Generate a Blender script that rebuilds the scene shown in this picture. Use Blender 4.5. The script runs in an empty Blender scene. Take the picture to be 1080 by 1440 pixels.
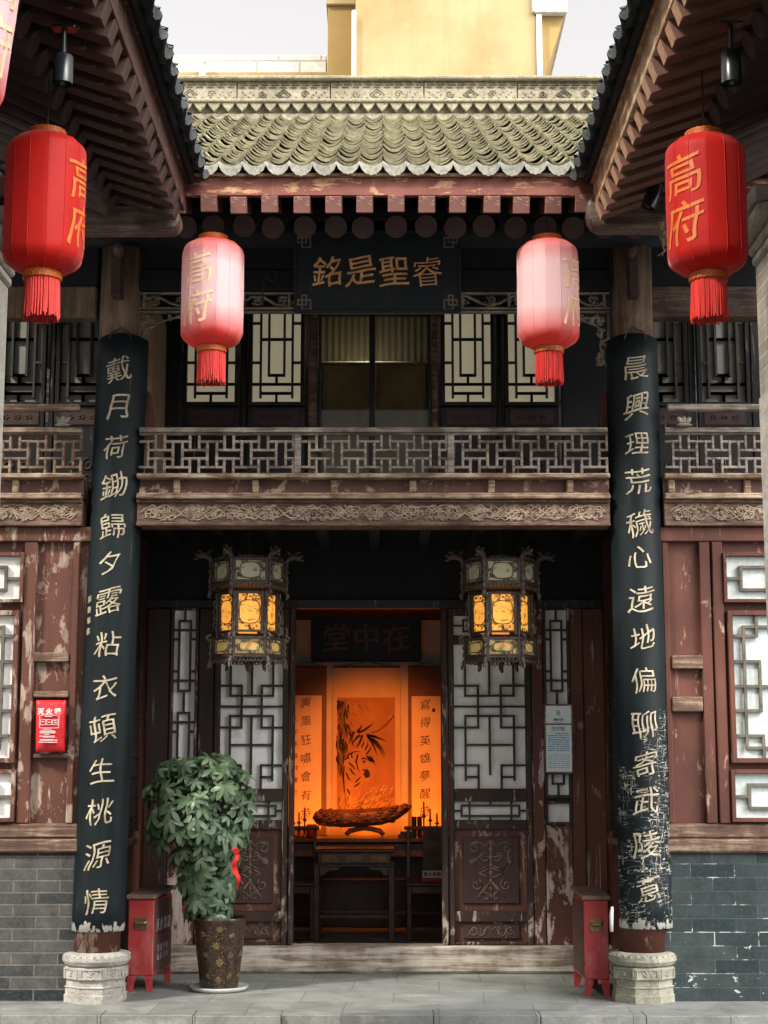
import bpy, bmesh, math, random
from mathutils import Vector, Matrix, noise as mnoise
C = bpy.context.scene.collection
R = math.radians
# ------------------------------------------------------------------ camera, sky, sun, exposure
CAM_D, CAM_H, PITCH, FPX = 10.3, 1.403, R(8.9), 2300.0
scn = bpy.context.scene
cd = bpy.data.cameras.new('camera'); cam = bpy.data.objects.new('camera', cd); C.objects.link(cam)
cam.location = (0, -CAM_D, CAM_H); cam.rotation_euler = (R(90) + PITCH, 0, 0)
cd.sensor_fit = 'VERTICAL'; cd.sensor_height = 36; cd.lens = FPX / 1440 * 36
cd.clip_start = .1; cd.clip_end = 500
scn.camera = cam
SUN_EL, SUN_AZ = R(41), R(-52)          # azimuth measured from straight behind the camera, negative = from the left
w = bpy.data.worlds.new('World'); scn.world = w; w.use_nodes = True
wn = w.node_tree; bg = wn.nodes['Background']
sky = wn.nodes.new('ShaderNodeTexSky'); sky.sky_type = 'NISHITA'; sky.sun_disc = False
sky.sun_elevation = SUN_EL; sky.sun_rotation = R(180) + SUN_AZ
sky.dust_density = 7; sky.air_density = 1.0; sky.ozone_density = 1.0
hs = wn.nodes.new('ShaderNodeHueSaturation'); hs.inputs['Saturation'].default_value = .06; hs.inputs['Value'].default_value = 1.0
wn.links.new(sky.outputs[0], hs.inputs['Color']); tn = wn.nodes.new('ShaderNodeMixRGB'); tn.blend_type = 'MULTIPLY'; tn.inputs[0].default_value = 1; tn.inputs[2].default_value = (1, .97, .95, 1)   # warm thin overcast
wn.links.new(hs.outputs[0], tn.inputs[1]); wn.links.new(tn.outputs[0], bg.inputs['Color'])
bg.inputs['Strength'].default_value = .15
sd = bpy.data.lights.new('sun', 'SUN'); sd.energy = 2.1; sd.angle = R(7); sd.color = (1, .93, .82)
sun = bpy.data.objects.new('sun', sd); C.objects.link(sun)
to_sun = Vector((math.sin(SUN_AZ) * math.cos(SUN_EL), -math.cos(SUN_AZ) * math.cos(SUN_EL), math.sin(SUN_EL)))
sun.rotation_euler = to_sun.to_track_quat('Z', 'Y').to_euler(); sun.location = (-4, -12, 14)
scn.view_settings.view_transform = 'Standard'; scn.view_settings.look = 'None'
scn.view_settings.exposure = 1.3; scn.view_settings.gamma = 1
scn.render.engine = 'CYCLES'
scn.cycles.max_bounces = 6; scn.cycles.use_denoising = True

# ------------------------------------------------------------------ photograph pixel -> place on the plane y = Y
def at(px, py, Y):
    u = (px - 540) / FPX; v = (720 - py) / FPX
    t = (Y + CAM_D) / (math.cos(PITCH) - v * math.sin(PITCH))
    return Vector((t * u, Y, CAM_H + t * (math.sin(PITCH) + v * math.cos(PITCH))))
def Z(py, Y): return at(540, py, Y).z
def X(px, py, Y): return at(px, py, Y).x
def rect(px0, px1, py0, py1, Y):
    m = (py0 + py1) / 2
    return X(px0, m, Y), X(px1, m, Y), Z(py1, Y), Z(py0, Y)      # x0, x1, z0, z1

# ------------------------------------------------------------------ naming
def tag(o, label=None, cat=None, group=None, kind=None):
    for k, val in (('label', label), ('category', cat), ('group', group), ('kind', kind)):
        if val: o[k] = val
    return o
def thing(name, label, cat, loc=(0, 0, 0), rz=0, group=None):
    o = bpy.data.objects.new(name, None); C.objects.link(o); o.empty_display_size = .1
    o.location = loc; o.rotation_euler = (0, 0, rz)
    return tag(o, label, cat, group)
def dup(root, loc, rz=None, label=None, group=None):
    r = root.copy(); C.objects.link(r); r.location = loc
    if rz is not None: r.rotation_euler = (0, 0, rz)
    if label: r['label'] = label
    if group: r['group'] = group
    for ch in list(root.children):
        c = ch.copy(); C.objects.link(c); c.parent = r
        for g in ch.children:
            d = g.copy(); C.objects.link(d); d.parent = c
    return r

# ------------------------------------------------------------------ mesh builder
class MB:
    def __init__(s): s.v = []; s.f = []
    def add(s, vs, fs):
        n = len(s.v); s.v += [tuple(p) for p in vs]; s.f += [tuple(i + n for i in f) for f in fs]; return s
    def box(s, x0, x1, y0, y1, z0, z1):
        if x0 > x1: x0, x1 = x1, x0
        if y0 > y1: y0, y1 = y1, y0
        if z0 > z1: z0, z1 = z1, z0
        return s.add([(x0,y0,z0),(x1,y0,z0),(x1,y1,z0),(x0,y1,z0),(x0,y0,z1),(x1,y0,z1),(x1,y1,z1),(x0,y1,z1)],
            [(0,3,2,1),(4,5,6,7),(0,1,5,4),(1,2,6,5),(2,3,7,6),(3,0,4,7)])
    def hexa(s, p):   # eight corners, bottom four then top four
        return s.add(p, [(0,3,2,1),(4,5,6,7),(0,1,5,4),(1,2,6,5),(2,3,7,6),(3,0,4,7)])
    def beam(s, a, b, wdt, hgt, up=(0,0,1)):
        a = Vector(a); b = Vector(b); d = (b - a).normalized(); u = Vector(up)
        sd_ = d.cross(u).normalized(); u = sd_.cross(d).normalized()
        p = []
        for zz in (-.5, .5):
            for q, e in ((a, -.5), (a, .5), (b, .5), (b, -.5)):
                p.append(q + sd_ * wdt * e + u * hgt * zz)
        return s.hexa(p)
    def tube(s, pts, r, n=8, cap=True, flat=None):
        pts = [Vector(p) for p in pts]; m = len(pts)
        if not hasattr(r, '__len__'): r = [r] * m
        t0 = (pts[1] - pts[0]).normalized()
        ref = Vector((0, 0, 1)) if abs(t0.z) < .9 else Vector((1, 0, 0))
        if flat is not None: ref = Vector(flat)
        vs = []; fs = []
        for i, p in enumerate(pts):
            t = (pts[min(i + 1, m - 1)] - pts[max(i - 1, 0)])
            if t.length < 1e-9: t = t0
            t.normalize()
            sd_ = t.cross(ref)
            if sd_.length < 1e-4: sd_ = t.orthogonal()
            sd_.normalize(); u = sd_.cross(t)
            for k in range(n):
                a = 2 * math.pi * k / n
                vs.append(p + (sd_ * math.cos(a) + u * math.sin(a)) * r[i])
        for i in range(m - 1):
            for k in range(n):
                k2 = (k + 1) % n
                fs.append((i*n + k, i*n + k2, (i+1)*n + k2, (i+1)*n + k))
        if cap: fs.append(tuple(range(n))[::-1]); fs.append(tuple((m-1)*n + k for k in range(n)))
        return s.add(vs, fs)
    def lathe(s, prof, c=(0,0,0), n=32, ph=0, capb=True, capt=True, wob=None):
        vs = []; fs = []; m = len(prof)
        for r, z in prof:
            for k in range(n):
                a = 2*math.pi*k/n + ph
                rr = r * (wob(k, a) if wob else 1)
                vs.append((c[0] + rr*math.cos(a), c[1] + rr*math.sin(a), c[2] + z))
        for i in range(m - 1):
            for k in range(n):
                k2 = (k+1) % n; fs.append((i*n+k, i*n+k2, (i+1)*n+k2, (i+1)*n+k))
        if capb: fs.append(tuple(range(n))[::-1])
        if capt: fs.append(tuple((m-1)*n+k for k in range(n)))
        return s.add(vs, fs)
    def prism(s, poly, y0, y1):      # poly of (x, z), extruded along y
        n = len(poly)
        vs = [(x, y0, z) for x, z in poly] + [(x, y1, z) for x, z in poly]
        fs = [tuple(range(n)), tuple(range(n, 2*n))[::-1]] + [(i, i+n, (i+1) % n + n, (i+1) % n) for i in range(n)]
        return s.add(vs, fs)
    def ball(s, c, rx, ry, rz, n=8, m=5, rot=0):
        vs = []; fs = []; cr, sr = math.cos(rot), math.sin(rot)
        for i in range(m + 1):
            th = math.pi * i / m
            for k in range(n):
                a = 2*math.pi*k/n
                x, y, z = rx*math.sin(th)*math.cos(a), ry*math.sin(th)*math.sin(a), rz*math.cos(th)
                vs.append((c[0] + x*cr - z*sr, c[1] + y, c[2] + x*sr + z*cr))
        for i in range(m):
            for k in range(n):
                k2 = (k+1) % n; fs.append((i*n+k, (i+1)*n+k, (i+1)*n+k2, i*n+k2))
        return s.add(vs, fs)
    def xform(s, mat):
        s.v = [tuple(mat @ Vector(p)) for p in s.v]; return s
    def build(s, name, mat, parent=None, smooth=False, bevel=0, local=False, loc=None):
        me = bpy.data.meshes.new(name)
        off = Vector((0, 0, 0))
        if parent is not None and not local:
            mw = parent.matrix_basis.copy() if parent.parent is None else parent.parent.matrix_basis @ parent.matrix_basis
            inv = mw.inverted()
            vs = [tuple(inv @ Vector(p)) for p in s.v]
        elif loc is not None:
            L = Vector(loc); vs = [tuple(Vector(p) - L) for p in s.v]
        else: vs = s.v
        me.from_pydata(vs, [], s.f)
        bm = bmesh.new(); bm.from_mesh(me)
        bmesh.ops.recalc_face_normals(bm, faces=bm.faces)
        for f in bm.faces: f.smooth = smooth
        bm.to_mesh(me); bm.free()
        o = bpy.data.objects.new(name, me); C.objects.link(o)
        if mat is not None: me.materials.append(mat)
        if parent is not None: o.parent = parent
        elif loc is not None: o.location = loc
        if smooth == 'auto' or (smooth and bevel == -1): pass
        if bevel > 0:
            b = o.modifiers.new('bevel', 'BEVEL'); b.width = bevel; b.segments = 1; b.limit_method = 'ANGLE'; b.angle_limit = R(40)
        return o

def spiral(cx, cz, r, turns, a0, Y, sgn=1, n=16, shrink=.15):
    p = []
    for i in range(n + 1):
        t = i / n; rr = r * (1 - t * (1 - shrink)); a = a0 + sgn * turns * 2 * math.pi * t
        p.append((cx + rr*math.cos(a), Y, cz + rr*math.sin(a)))
    return p

def vine(mb, x0, x1, z0, z1, Y, seed, r=.009, wave=.2, leafy=1.0):
    """a carved running scroll: wavy stem with spiral tendrils and leaves"""
    rnd = random.Random(seed); mid = (z0+z1)/2; A = (z1-z0)*.36; L = x1 - x0
    nw = max(1, round(L / wave)); k = nw*math.pi / L
    n = nw*8
    mb.tube([(x0 + L*i/n, Y, mid + A*math.sin(k*L*i/n)*(1 + .2*math.sin(i*1.7))) for i in range(n+1)], r, 5)
    for j in range(nw):
        c = x0 + L*(j+.5)/nw; up = 1 if j % 2 == 0 else -1
        cz = mid - up*A*.25; rr = (z1-z0)*rnd.uniform(.26, .36)
        mb.tube(spiral(c + rnd.uniform(-.02, .02), cz, rr, rnd.uniform(1.0, 1.5), up*R(90), Y - r*.3, rnd.choice((-1, 1))), r*.8, 5)
        for q in range(int(6*leafy)):
            a = rnd.uniform(0, 6.28); d = rr*rnd.uniform(.7, 1.3)
            lx, lz = c + d*math.cos(a), min(z1 - .01, max(z0 + .01, cz + d*.8*math.sin(a)))
            mb.ball((lx, Y, lz), (z1-z0)*rnd.uniform(.08, .16), r*1.2, (z1-z0)*.045, 7, 4, rnd.uniform(0, 3.1))

# ------------------------------------------------------------------ text
def text_parts(s, size=1.0, ext=.01, cuts=0, weight=0.0, warp=1.0, seed=0, brush=0.0):
    cu = bpy.data.curves.new('t', 'FONT'); cu.body = s; cu.size = 1; cu.align_x = 'CENTER'; cu.resolution_u = 2
    cu.extrude = ext; cu.offset = weight
    o = bpy.data.objects.new('t', cu); C.objects.link(o)
    bpy.context.view_layer.update()
    dg = bpy.context.evaluated_depsgraph_get()
    me = bpy.data.meshes.new_from_object(o.evaluated_get(dg))
    bpy.data.objects.remove(o); bpy.data.curves.remove(cu)
    bm = bmesh.new(); bm.from_mesh(me); bpy.data.meshes.remove(me)
    if not bm.verts: bm.free(); return [], []
    xs = [v.co.x for v in bm.verts]; ys = [v.co.y for v in bm.verts]
    cx, cy = (min(xs)+max(xs))/2, (min(ys)+max(ys))/2
    for v in bm.verts: v.co.x -= cx; v.co.y -= cy
    if cuts:
        lo, hi = min(xs)-cx, max(xs)-cx
        for i in range(1, cuts):
            bmesh.ops.bisect_plane(bm, geom=bm.verts[:] + bm.edges[:] + bm.faces[:], plane_co=(lo + (hi-lo)*i/cuts, 0, 0), plane_no=(1, 0, 0))
    if brush:
        for i in range(1, 14):
            bmesh.ops.bisect_plane(bm, geom=bm.verts[:] + bm.edges[:] + bm.faces[:], plane_co=(0, -.46 + .92*i/14, 0), plane_no=(0, 1, 0))
        bm.normal_update(); mv = []
        for v in bm.verts:          # thin the level strokes, swell and pinch the rest, as a brush does
            nn = Vector((0, 0, 0))
            for f in v.link_faces:
                if abs(f.normal.z) < .5: nn += f.normal
            if nn.length < 1e-6: continue
            nn.normalize(); q = mnoise.noise((v.co.x*4.2 + seed*7.1, v.co.y*4.2, seed*1.7)); q2 = mnoise.noise((v.co.x*11 + seed*3.3, v.co.y*11, 4.4))
            k = brush*(.020*q + .007*q2)
            mv.append((v, nn.x*(k + brush*.004), nn.y*(k*.8 - brush*.013)))
        for v, dx, dy in mv: v.co.x += dx; v.co.y += dy
    bm.verts.index_update()
    vs = []
    for v in bm.verts:
        x, y, z = v.co
        if warp:
            x2 = x + warp*.03*math.sin(6*y + seed*1.3) ; y2 = y + warp*(.13*x + .025*math.sin(5*x + seed*2.1))
            x, y = x2, y2
        vs.append((x*size, y*size, z))
    fs = [tuple(v.index for v in f.verts) for f in bm.faces]
    bm.free(); return vs, fs
def flat_text(mb, s, c, size, Yface, thick=.004, weight=0.0, warp=1.0, seed=0, sx=1.0, brush=0.0):
    """text standing on a plane y = Yface facing the camera"""
    vs, fs = text_parts(s, size, .5, 10 if brush else 0, weight, warp, seed, brush)
    mb.add([(c[0] + x*sx, Yface - (z + .5)*thick, c[2] + y) for x, y, z in vs], fs)

# ------------------------------------------------------------------ materials
class Mat:
    def __init__(s, name, rough=.7, spec=.4):
        s.m = bpy.data.materials.new(name); s.m.use_nodes = True; s.t = s.m.node_tree
        s.b = s.t.nodes['Principled BSDF']; s.out = s.t.nodes['Material Output']
        s.b.inputs['Roughness'].default_value = rough
        s.b.inputs['Specular IOR Level'].default_value = spec
        s.tc = s.t.nodes.new('ShaderNodeTexCoord')
    def put(s, sock, val):
        if isinstance(val, bpy.types.NodeSocket): s.t.links.new(val, sock)
        elif hasattr(val, '__len__') and len(val) == 3 and sock.type == 'RGBA': sock.default_value = (*val, 1)
        else: sock.default_value = val
    def vec(s, sx=1, sy=None, sz=None, loc=(0,0,0), rot=(0,0,0), src='Object'):
        mp = s.t.nodes.new('ShaderNodeMapping'); sy = sx if sy is None else sy; sz = sx if sz is None else sz
        mp.inputs['Scale'].default_value = (sx, sy, sz); mp.inputs['Location'].default_value = loc; mp.inputs['Rotation'].default_value = rot
        s.t.links.new(s.tc.outputs[src], mp.inputs['Vector']); return mp.outputs[0]
    def noise(s, vec, scale=1, detail=6, rough=.6, dist=0):
        n = s.t.nodes.new('ShaderNodeTexNoise'); s.put(n.inputs['Vector'], vec)
        n.inputs['Scale'].default_value = scale; n.inputs['Detail'].default_value = detail
        n.inputs['Roughness'].default_value = rough; n.inputs['Distortion'].default_value = dist
        return n.outputs['Fac']
    def voro(s, vec, scale=1, feat='DISTANCE_TO_EDGE', out='Distance'):
        n = s.t.nodes.new('ShaderNodeTexVoronoi'); n.feature = feat; s.put(n.inputs['Vector'], vec); n.inputs['Scale'].default_value = scale
        return n.outputs[out]
    def ramp(s, f, stops, interp='LINEAR'):
        n = s.t.nodes.new('ShaderNodeValToRGB'); s.put(n.inputs[0], f); cr = n.color_ramp; cr.interpolation = interp
        while len(cr.elements) < len(stops): cr.elements.new(.5)
        for e, (p, c) in zip(cr.elements, stops):
            e.position = p; e.color = (c, c, c, 1) if not hasattr(c, '__len__') else (*c, 1)
        return n.outputs[0]
    def mix(s, f, a, b, mode='MIX'):
        n = s.t.nodes.new('ShaderNodeMixRGB'); n.blend_type = mode
        s.put(n.inputs[0], f); s.put(n.inputs[1], a); s.put(n.inputs[2], b); return n.outputs[0]
    def math(s, op, a, b=0.0, clamp=False):
        n = s.t.nodes.new('ShaderNodeMath'); n.operation = op; n.use_clamp = clamp; s.put(n.inputs[0], a); s.put(n.inputs[1], b); return n.outputs[0]
    def sep(s, axis='Z', src='Object'):
        n = s.t.nodes.new('ShaderNodeSeparateXYZ'); s.t.links.new(s.tc.outputs[src], n.inputs[0]); return n.outputs[axis]
    def bump(s, h, strength=.4, dist=.01):
        n = s.t.nodes.new('ShaderNodeBump'); n.inputs['Strength'].default_value = strength; n.inputs['Distance'].default_value = dist
        s.put(n.inputs['Height'], h); s.t.links.new(n.outputs[0], s.b.inputs['Normal']); return n.outputs[0]
    def col(s, c): s.put(s.b.inputs['Base Color'], c); return s
    def rough(s, c): s.put(s.b.inputs['Roughness'], c); return s

def peel(name, paint, primer, wood, amount=.4, stretch=.3, scale=5, cracks=.5, rough=.6, zlow=None, loc=(0,0,0)):
    """old paint over primer over wood, flaked off along noisy patches, with fine cracks along the grain"""
    m = Mat(name, rough, .3)
    n = m.noise(m.vec(1, 1, stretch, loc), scale, 9, .68, .4)
    if zlow:
        z = m.math('MULTIPLY', m.math('SUBTRACT', zlow[1], m.sep('Z'), True), zlow[2])
        n = m.math('SUBTRACT', n, m.math('MINIMUM', m.math('MAXIMUM', z, 0.0), .12))
    var = m.noise(m.vec(1, 1, .6), 3.1, 5, .6)
    grain = m.noise(m.vec(38, 38, 2.2), 1, 5, .7)
    pc = m.mix(m.ramp(var, [(.3, 0.0), (.72, 1.0)]), tuple(c*.62 for c in paint), tuple(min(1, c*1.35) for c in paint))
    pc = m.mix(m.math('MULTIPLY', grain, .45), pc, tuple(c*.45 for c in paint))
    wc = m.mix(m.ramp(grain, [(.3, 0.0), (.7, 1.0)]), tuple(c*.5 for c in wood), tuple(min(1, c*1.2) for c in wood))
    k1 = m.ramp(n, [(amount - .006, 1.0), (amount + .006, 0.0)])
    k2 = m.ramp(n, [(amount - .045, 1.0), (amount - .02, 0.0)])
    c = m.mix(k1, pc, primer); c = m.mix(k2, c, wc)
    if cracks:
        cr = m.noise(m.vec(26, 26, 1.6, (3, 1, 2)), 1, 6, .75, .6)
        ck = m.ramp(cr, [(.60, 0.0), (.63, 1.0), (.67, 1.0), (.71, 0.0)])
        gate = m.ramp(m.noise(m.vec(1.0, 1, .8, (7, 2, 1)), 3.0, 3), [(.46, 0.0), (.6, 1.0)])
        c = m.mix(m.math('MULTIPLY', m.math('MULTIPLY', ck, gate), cracks), c, tuple(min(1, x*1.1) for x in wood))
    m.col(c)
    hh = m.math('SUBTRACT', m.math('MULTIPLY', grain, .35), m.math('ADD', k1, m.math('MULTIPLY', k2, .5)))
    m.bump(hh, .55, .004)
    m.rough(m.mix(k1, (rough,)*3, (.85,)*3))
    return m.m

def plain(name, c, rough=.7, var=.3, scale=8, bump=.2, metal=0, spec=.4, stretch=1.0, c2=None):
    m = Mat(name, rough, spec)
    n = m.noise(m.vec(1, 1, stretch), scale, 7, .62)
    a = tuple(x*(1-var) for x in c); b = c2 or tuple(min(1, x*(1+var)) for x in c)
    m.col(m.mix(m.ramp(n, [(.3, 0.0), (.7, 1.0)]), a, b))
    if bump: m.bump(m.noise(m.vec(1, 1, stretch), scale*4, 6, .65), bump, .004)
    m.b.inputs['Metallic'].default_value = metal
    return m.m

def worn(name, dark, light, axis='x', scale=1.0, thr=.5):
    """weathered bare timber, streaked along the grain"""
    m = Mat(name, .8, .25)
    sc = dict(x=(2.2, 30, 30), z=(30, 30, 2.2), y=(30, 2.2, 30))[axis]
    n = m.noise(m.vec(*[q*scale for q in sc]), 1, 8, .7, .5)
    p = m.noise(m.vec(1), 4.2*scale, 7, .65)
    s = m.math('ADD', m.math('MULTIPLY', n, .55), m.math('MULTIPLY', p, .45))
    m.col(m.ramp(s, [(thr-.17, tuple(c*.5 for c in dark)), (thr-.04, dark), (thr+.03, tuple((a+b)/2 for a, b in zip(dark, light))), (thr+.12, light)]))
    m.bump(n, .6, .006)
    return m.m

M = {}
M['paint'] = peel('red_brown_paint', (.118, .043, .029), (.27, .15, .115), (.37, .30, .235), .385, .42, 8.0, .8)
M['paint_worn'] = peel('flaking_red_brown_paint', (.116, .045, .031), (.27, .16, .12), (.38, .31, .245), .445, .42, 11.0, 1.0)
M['paint_low'] = peel('paint_peeling_low', (.116, .043, .031), (.43, .31, .26), (.55, .48, .42), .405, .45, 4.6, .9, zlow=(0, 1.25, .13))
M['paint_post'] = peel('paint_peeling_post', (.115, .042, .030), (.45, .32, .27), (.56, .49, .43), .475, .33, 9.0, .9)
M['paint_dark'] = peel('dark_brown_paint', (.030, .016, .014), (.11, .06, .05), (.30, .26, .22), .345, .3, 6.0, .45, .5)
M['paint_black'] = peel('black_brown_paint', (.012, .011, .012), (.06, .045, .04), (.28, .25, .22), .35, .3, 7.0, .7, .45)
M['shade_wood'] = plain('shade_dark_wood', (.007, .0082, .0105), .75, .35, 9, .2)  # under-eave and ceiling shade put into a near-black wood colour
M['rail'] = worn('weathered_rail_timber', (.125, .10, .085), (.36, .315, .27), 'x', 1.5, .5)
M['rail_left'] = worn('weathered_brown_rail', (.14, .088, .062), (.40, .31, .225), 'x', 1.5, .5)
M['band'] = peel('worn_band_paint', (.13, .062, .052), (.33, .22, .17), (.45, .36, .26), .44, .9, 7.0, .3)
M['mould'] = worn('bare_moulding', (.16, .095, .065), (.50, .41, .28), 'x', 1.6, .50)
M['carve'] = worn('carved_beam_timber', (.11, .064, .047), (.26, .175, .13), 'x', 2.0, .52)
M['carve_high'] = worn('rubbed_carving', (.20, .14, .105), (.41, .325, .25), 'x', 3.0, .48)
M['panel_high'] = plain('rubbed_panel_carving', (.135, .088, .075), .6, .4, 20, .2)
M['carve_grey'] = worn('grey_carved_timber', (.15, .13, .10), (.36, .32, .25), 'x', 2.0, .5)
M['weather'] = worn('weathered_threshold', (.19, .15, .115), (.58, .53, .46), 'x', .8, .49)
M['sill'] = worn('weathered_sill', (.125, .075, .055), (.36, .27, .19), 'x', 1.4, .53)
M['post_tan'] = worn('tan_column_top', (.115, .076, .05), (.24, .175, .12), 'z', .7, .5)
M['frame'] = peel('door_frame_paint', (.046, .028, .023), (.17, .105, .08), (.42, .37, .32), .41, .4, 12.0, .9)
M['lattice'] = plain('lattice_dark_green', (.030, .029, .022), .6, .4, 12, .3)
M['lattice_grey'] = plain('lattice_weathered', (.10, .09, .07), .75, .45, 16, .4)
M['panel'] = peel('carved_panel_paint', (.062, .033, .028), (.16, .10, .085), (.34, .28, .24), .34, .6, 7.0, .35)
def paper_mat():
    m = Mat('window_paper', .75, .2)
    n = m.noise(m.vec(1), 3.2, 6, .6); n2 = m.noise(m.vec(1, 1, .7, (4, 2, 9)), 9, 5, .6)
    c = m.mix(m.ramp(n, [(.35, 0.0), (.65, 1.0)]), (.72, .72, .67), (.92, .93, .92))
    m.col(m.mix(m.ramp(n2, [(.56, 0.0), (.66, .35)]), c, (.50, .42, .28))); m.bump(n2, .2, .004)
    return m.m
M['paper'] = paper_mat()
M['paper_warm'] = plain('warm_window_paper', (.70, .62, .44), .7, .16, 4, .1, c2=(.80, .77, .62))
def glow_paper():
    m = Mat('glowing_window_paper', .75, .2); n = m.noise(m.vec(1), 4, 5, .6)
    c = m.mix(n, (.70, .60, .39), (.82, .75, .55)); m.col(c); m.put(m.b.inputs['Emission Color'], c); m.b.inputs['Emission Strength'].default_value = .10; return m.m  # paper gives off a faint warm glow of its own
M['paper_warm'] = glow_paper()
M['paper_dim'] = plain('grey_window_paper', (.23, .22, .195), .6, .3, 3, .1)  # darker grey paper for the side bay windows
M['paper_blue'] = plain('frosted_window_paper', (.55, .64, .62), .6, .14, 40, .15, c2=(.66, .74, .72))
M['gold'] = plain('gilt', (.34, .28, .17), .6, .35, 16, .3, spec=.4, c2=(.64, .57, .42))
M['gold_orange'] = plain('gilt_orange', (.62, .28, .09), .5, .3, 20, .3, c2=(.85, .52, .22))
M['gold_dim'] = plain('dull_gilt', (.13, .10, .075), .6, .3, 14, .2)
def board_mat(name, c, crack_top=None, chips=.0):
    m = Mat(name, .42, .2)
    n = m.noise(m.vec(1, 1, .35), 4.5, 7, .62); s = m.noise(m.vec(22, 22, 1.2), 1, 6, .7)
    cc = m.mix(m.ramp(n, [(.3, 0.0), (.75, 1.0)]), tuple(x*.6 for x in c), tuple(x*1.7 for x in c))
    sc = m.ramp(s, [(.66, 0.0), (.7, .35), (.74, 0.0)])
    cc = m.mix(sc, cc, (.25, .26, .24))
    if crack_top is not None:
        wb = m.noise(m.vec(1), 9, 4, .7)
        def hair(vec, lo): 
            n_ = m.noise(m.mix(.5, vec, wb, 'ADD'), 1, 2, .45); return m.ramp(m.math('ABSOLUTE', m.math('SUBTRACT', n_, .5)), [(lo, 1.0), (lo*2.6, 0.0)])
        ln = m.math('MAXIMUM', hair(m.vec(8, 8, 40), .0042), m.math('MULTIPLY', hair(m.vec(22, 22, 6, (4, 4, 4)), .0030), .9))
        gate = m.noise(m.vec(1, 1, 1, (2, 5, 1)), 5.5, 5, .65)
        zb = m.math('MULTIPLY', m.math('SUBTRACT', crack_top, m.sep('Z')), .22)
        g = m.ramp(m.math('ADD', gate, m.math('MINIMUM', zb, .13)), [(.575, 0.0), (.64, .9)])
        cc = m.mix(m.math('MULTIPLY', ln, g), cc, (.62, .60, .52))
    if chips:
        cn = m.noise(m.vec(1, 1, .5, (9, 4, 4)), 26, 4, .6)
        zb = m.math('SUBTRACT', 1.0, m.math('MULTIPLY', m.math('SUBTRACT', m.sep('Z'), .02), chips), True)
        k = m.ramp(m.math('ADD', cn, m.math('MULTIPLY', zb, .30)), [(.76, 0.0), (.775, 1.0)])
        cc = m.mix(k, cc, (.62, .61, .56))
    m.col(cc); m.rough(m.ramp(n, [(.3, .35), (.7, .6)])); m.bump(s, .15, .003)
    return m.m
M['board_left'] = board_mat('couplet_black_lacquer', (.0075, .0125, .0145), None, 13.0)
M['board_right'] = board_mat('couplet_cracked_lacquer', (.0075, .0125, .0145), 1.3, 13.0)
M['plaque'] = board_mat('plaque_lacquer', (.005, .010, .014))
M['plaque_blue'] = plain('plaque_blue_black', (.006, .016, .040), .5, .4, 5, .1)
def brick_mat(name, a, b, mortar, bw, bh, chips=.0, msize=.012):
    m = Mat(name, .85, .25)
    mp = m.vec(1, 1, 1, (0, 0, 0), (R(-90), 0, 0))
    n = m.t.nodes.new('ShaderNodeTexBrick'); m.t.links.new(mp, n.inputs['Vector'])
    n.inputs['Scale'].default_value = 1; n.inputs['Brick Width'].default_value = bw; n.inputs['Row Height'].default_value = bh
    n.inputs['Mortar Size'].default_value = msize/2; n.inputs['Mortar Smooth'].default_value = .3; n.inputs['Bias'].default_value = 0
    n.inputs['Color1'].default_value = (*a, 1); n.inputs['Color2'].default_value = (*b, 1); n.inputs['Mortar'].default_value = (*mortar, 1)
    n.offset = .5
    ns = m.noise(m.vec(1), 7, 8, .68); c = m.mix(m.ramp(ns, [(.3, .75), (.7, 0.0)]), n.outputs['Color'], tuple(x*.45 for x in a))
    nf = m.noise(m.vec(1), 45, 5, .7); c = m.mix(m.ramp(nf, [(.5, 0.0), (.75, .35)]), c, mortar)
    if chips:
        gq = m.ramp(m.noise(m.vec(1, 1, 2.2, (5, 1, 7)), 4.5, 5, .65), [(.54, 0.0), (.60, 1.0)]); c = m.mix(m.math('MULTIPLY', n.outputs['Fac'], gq), c, (.52, .53, .50))
        k = m.ramp(m.math('ADD', m.noise(m.vec(1, 1, 1.5, (3, 8, 2)), 7.5, 7, .68), m.math('MULTIPLY', m.math('SUBTRACT', .45, m.sep('Z')), .16)), [(chips, 0.0), (chips+.015, 1.0)]); c = m.mix(k, c, (.55, .55, .52))
    m.col(c)
    m.bump(m.math('SUBTRACT', m.math('MULTIPLY', nf, .4), n.outputs['Fac']), .7, .008)
    return m.m
M['brick'] = brick_mat('grey_brick', (.018, .027, .033), (.145, .138, .125), (.20, .19, .17), .285, .072)
M['brick_dark'] = brick_mat('dark_grey_brick', (.026, .041, .045), (.062, .080, .080), (.10, .118, .116), .27, .082, .665, .007)
M['brick_pale'] = brick_mat('pale_pier_brick', (.30, .27, .22), (.42, .38, .31), (.5, .47, .40), .26, .07)
M['brick_grey'] = brick_mat('grey_pier_brick', (.26, .28, .27), (.36, .37, .34), (.45, .46, .43), .26, .07)
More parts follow.
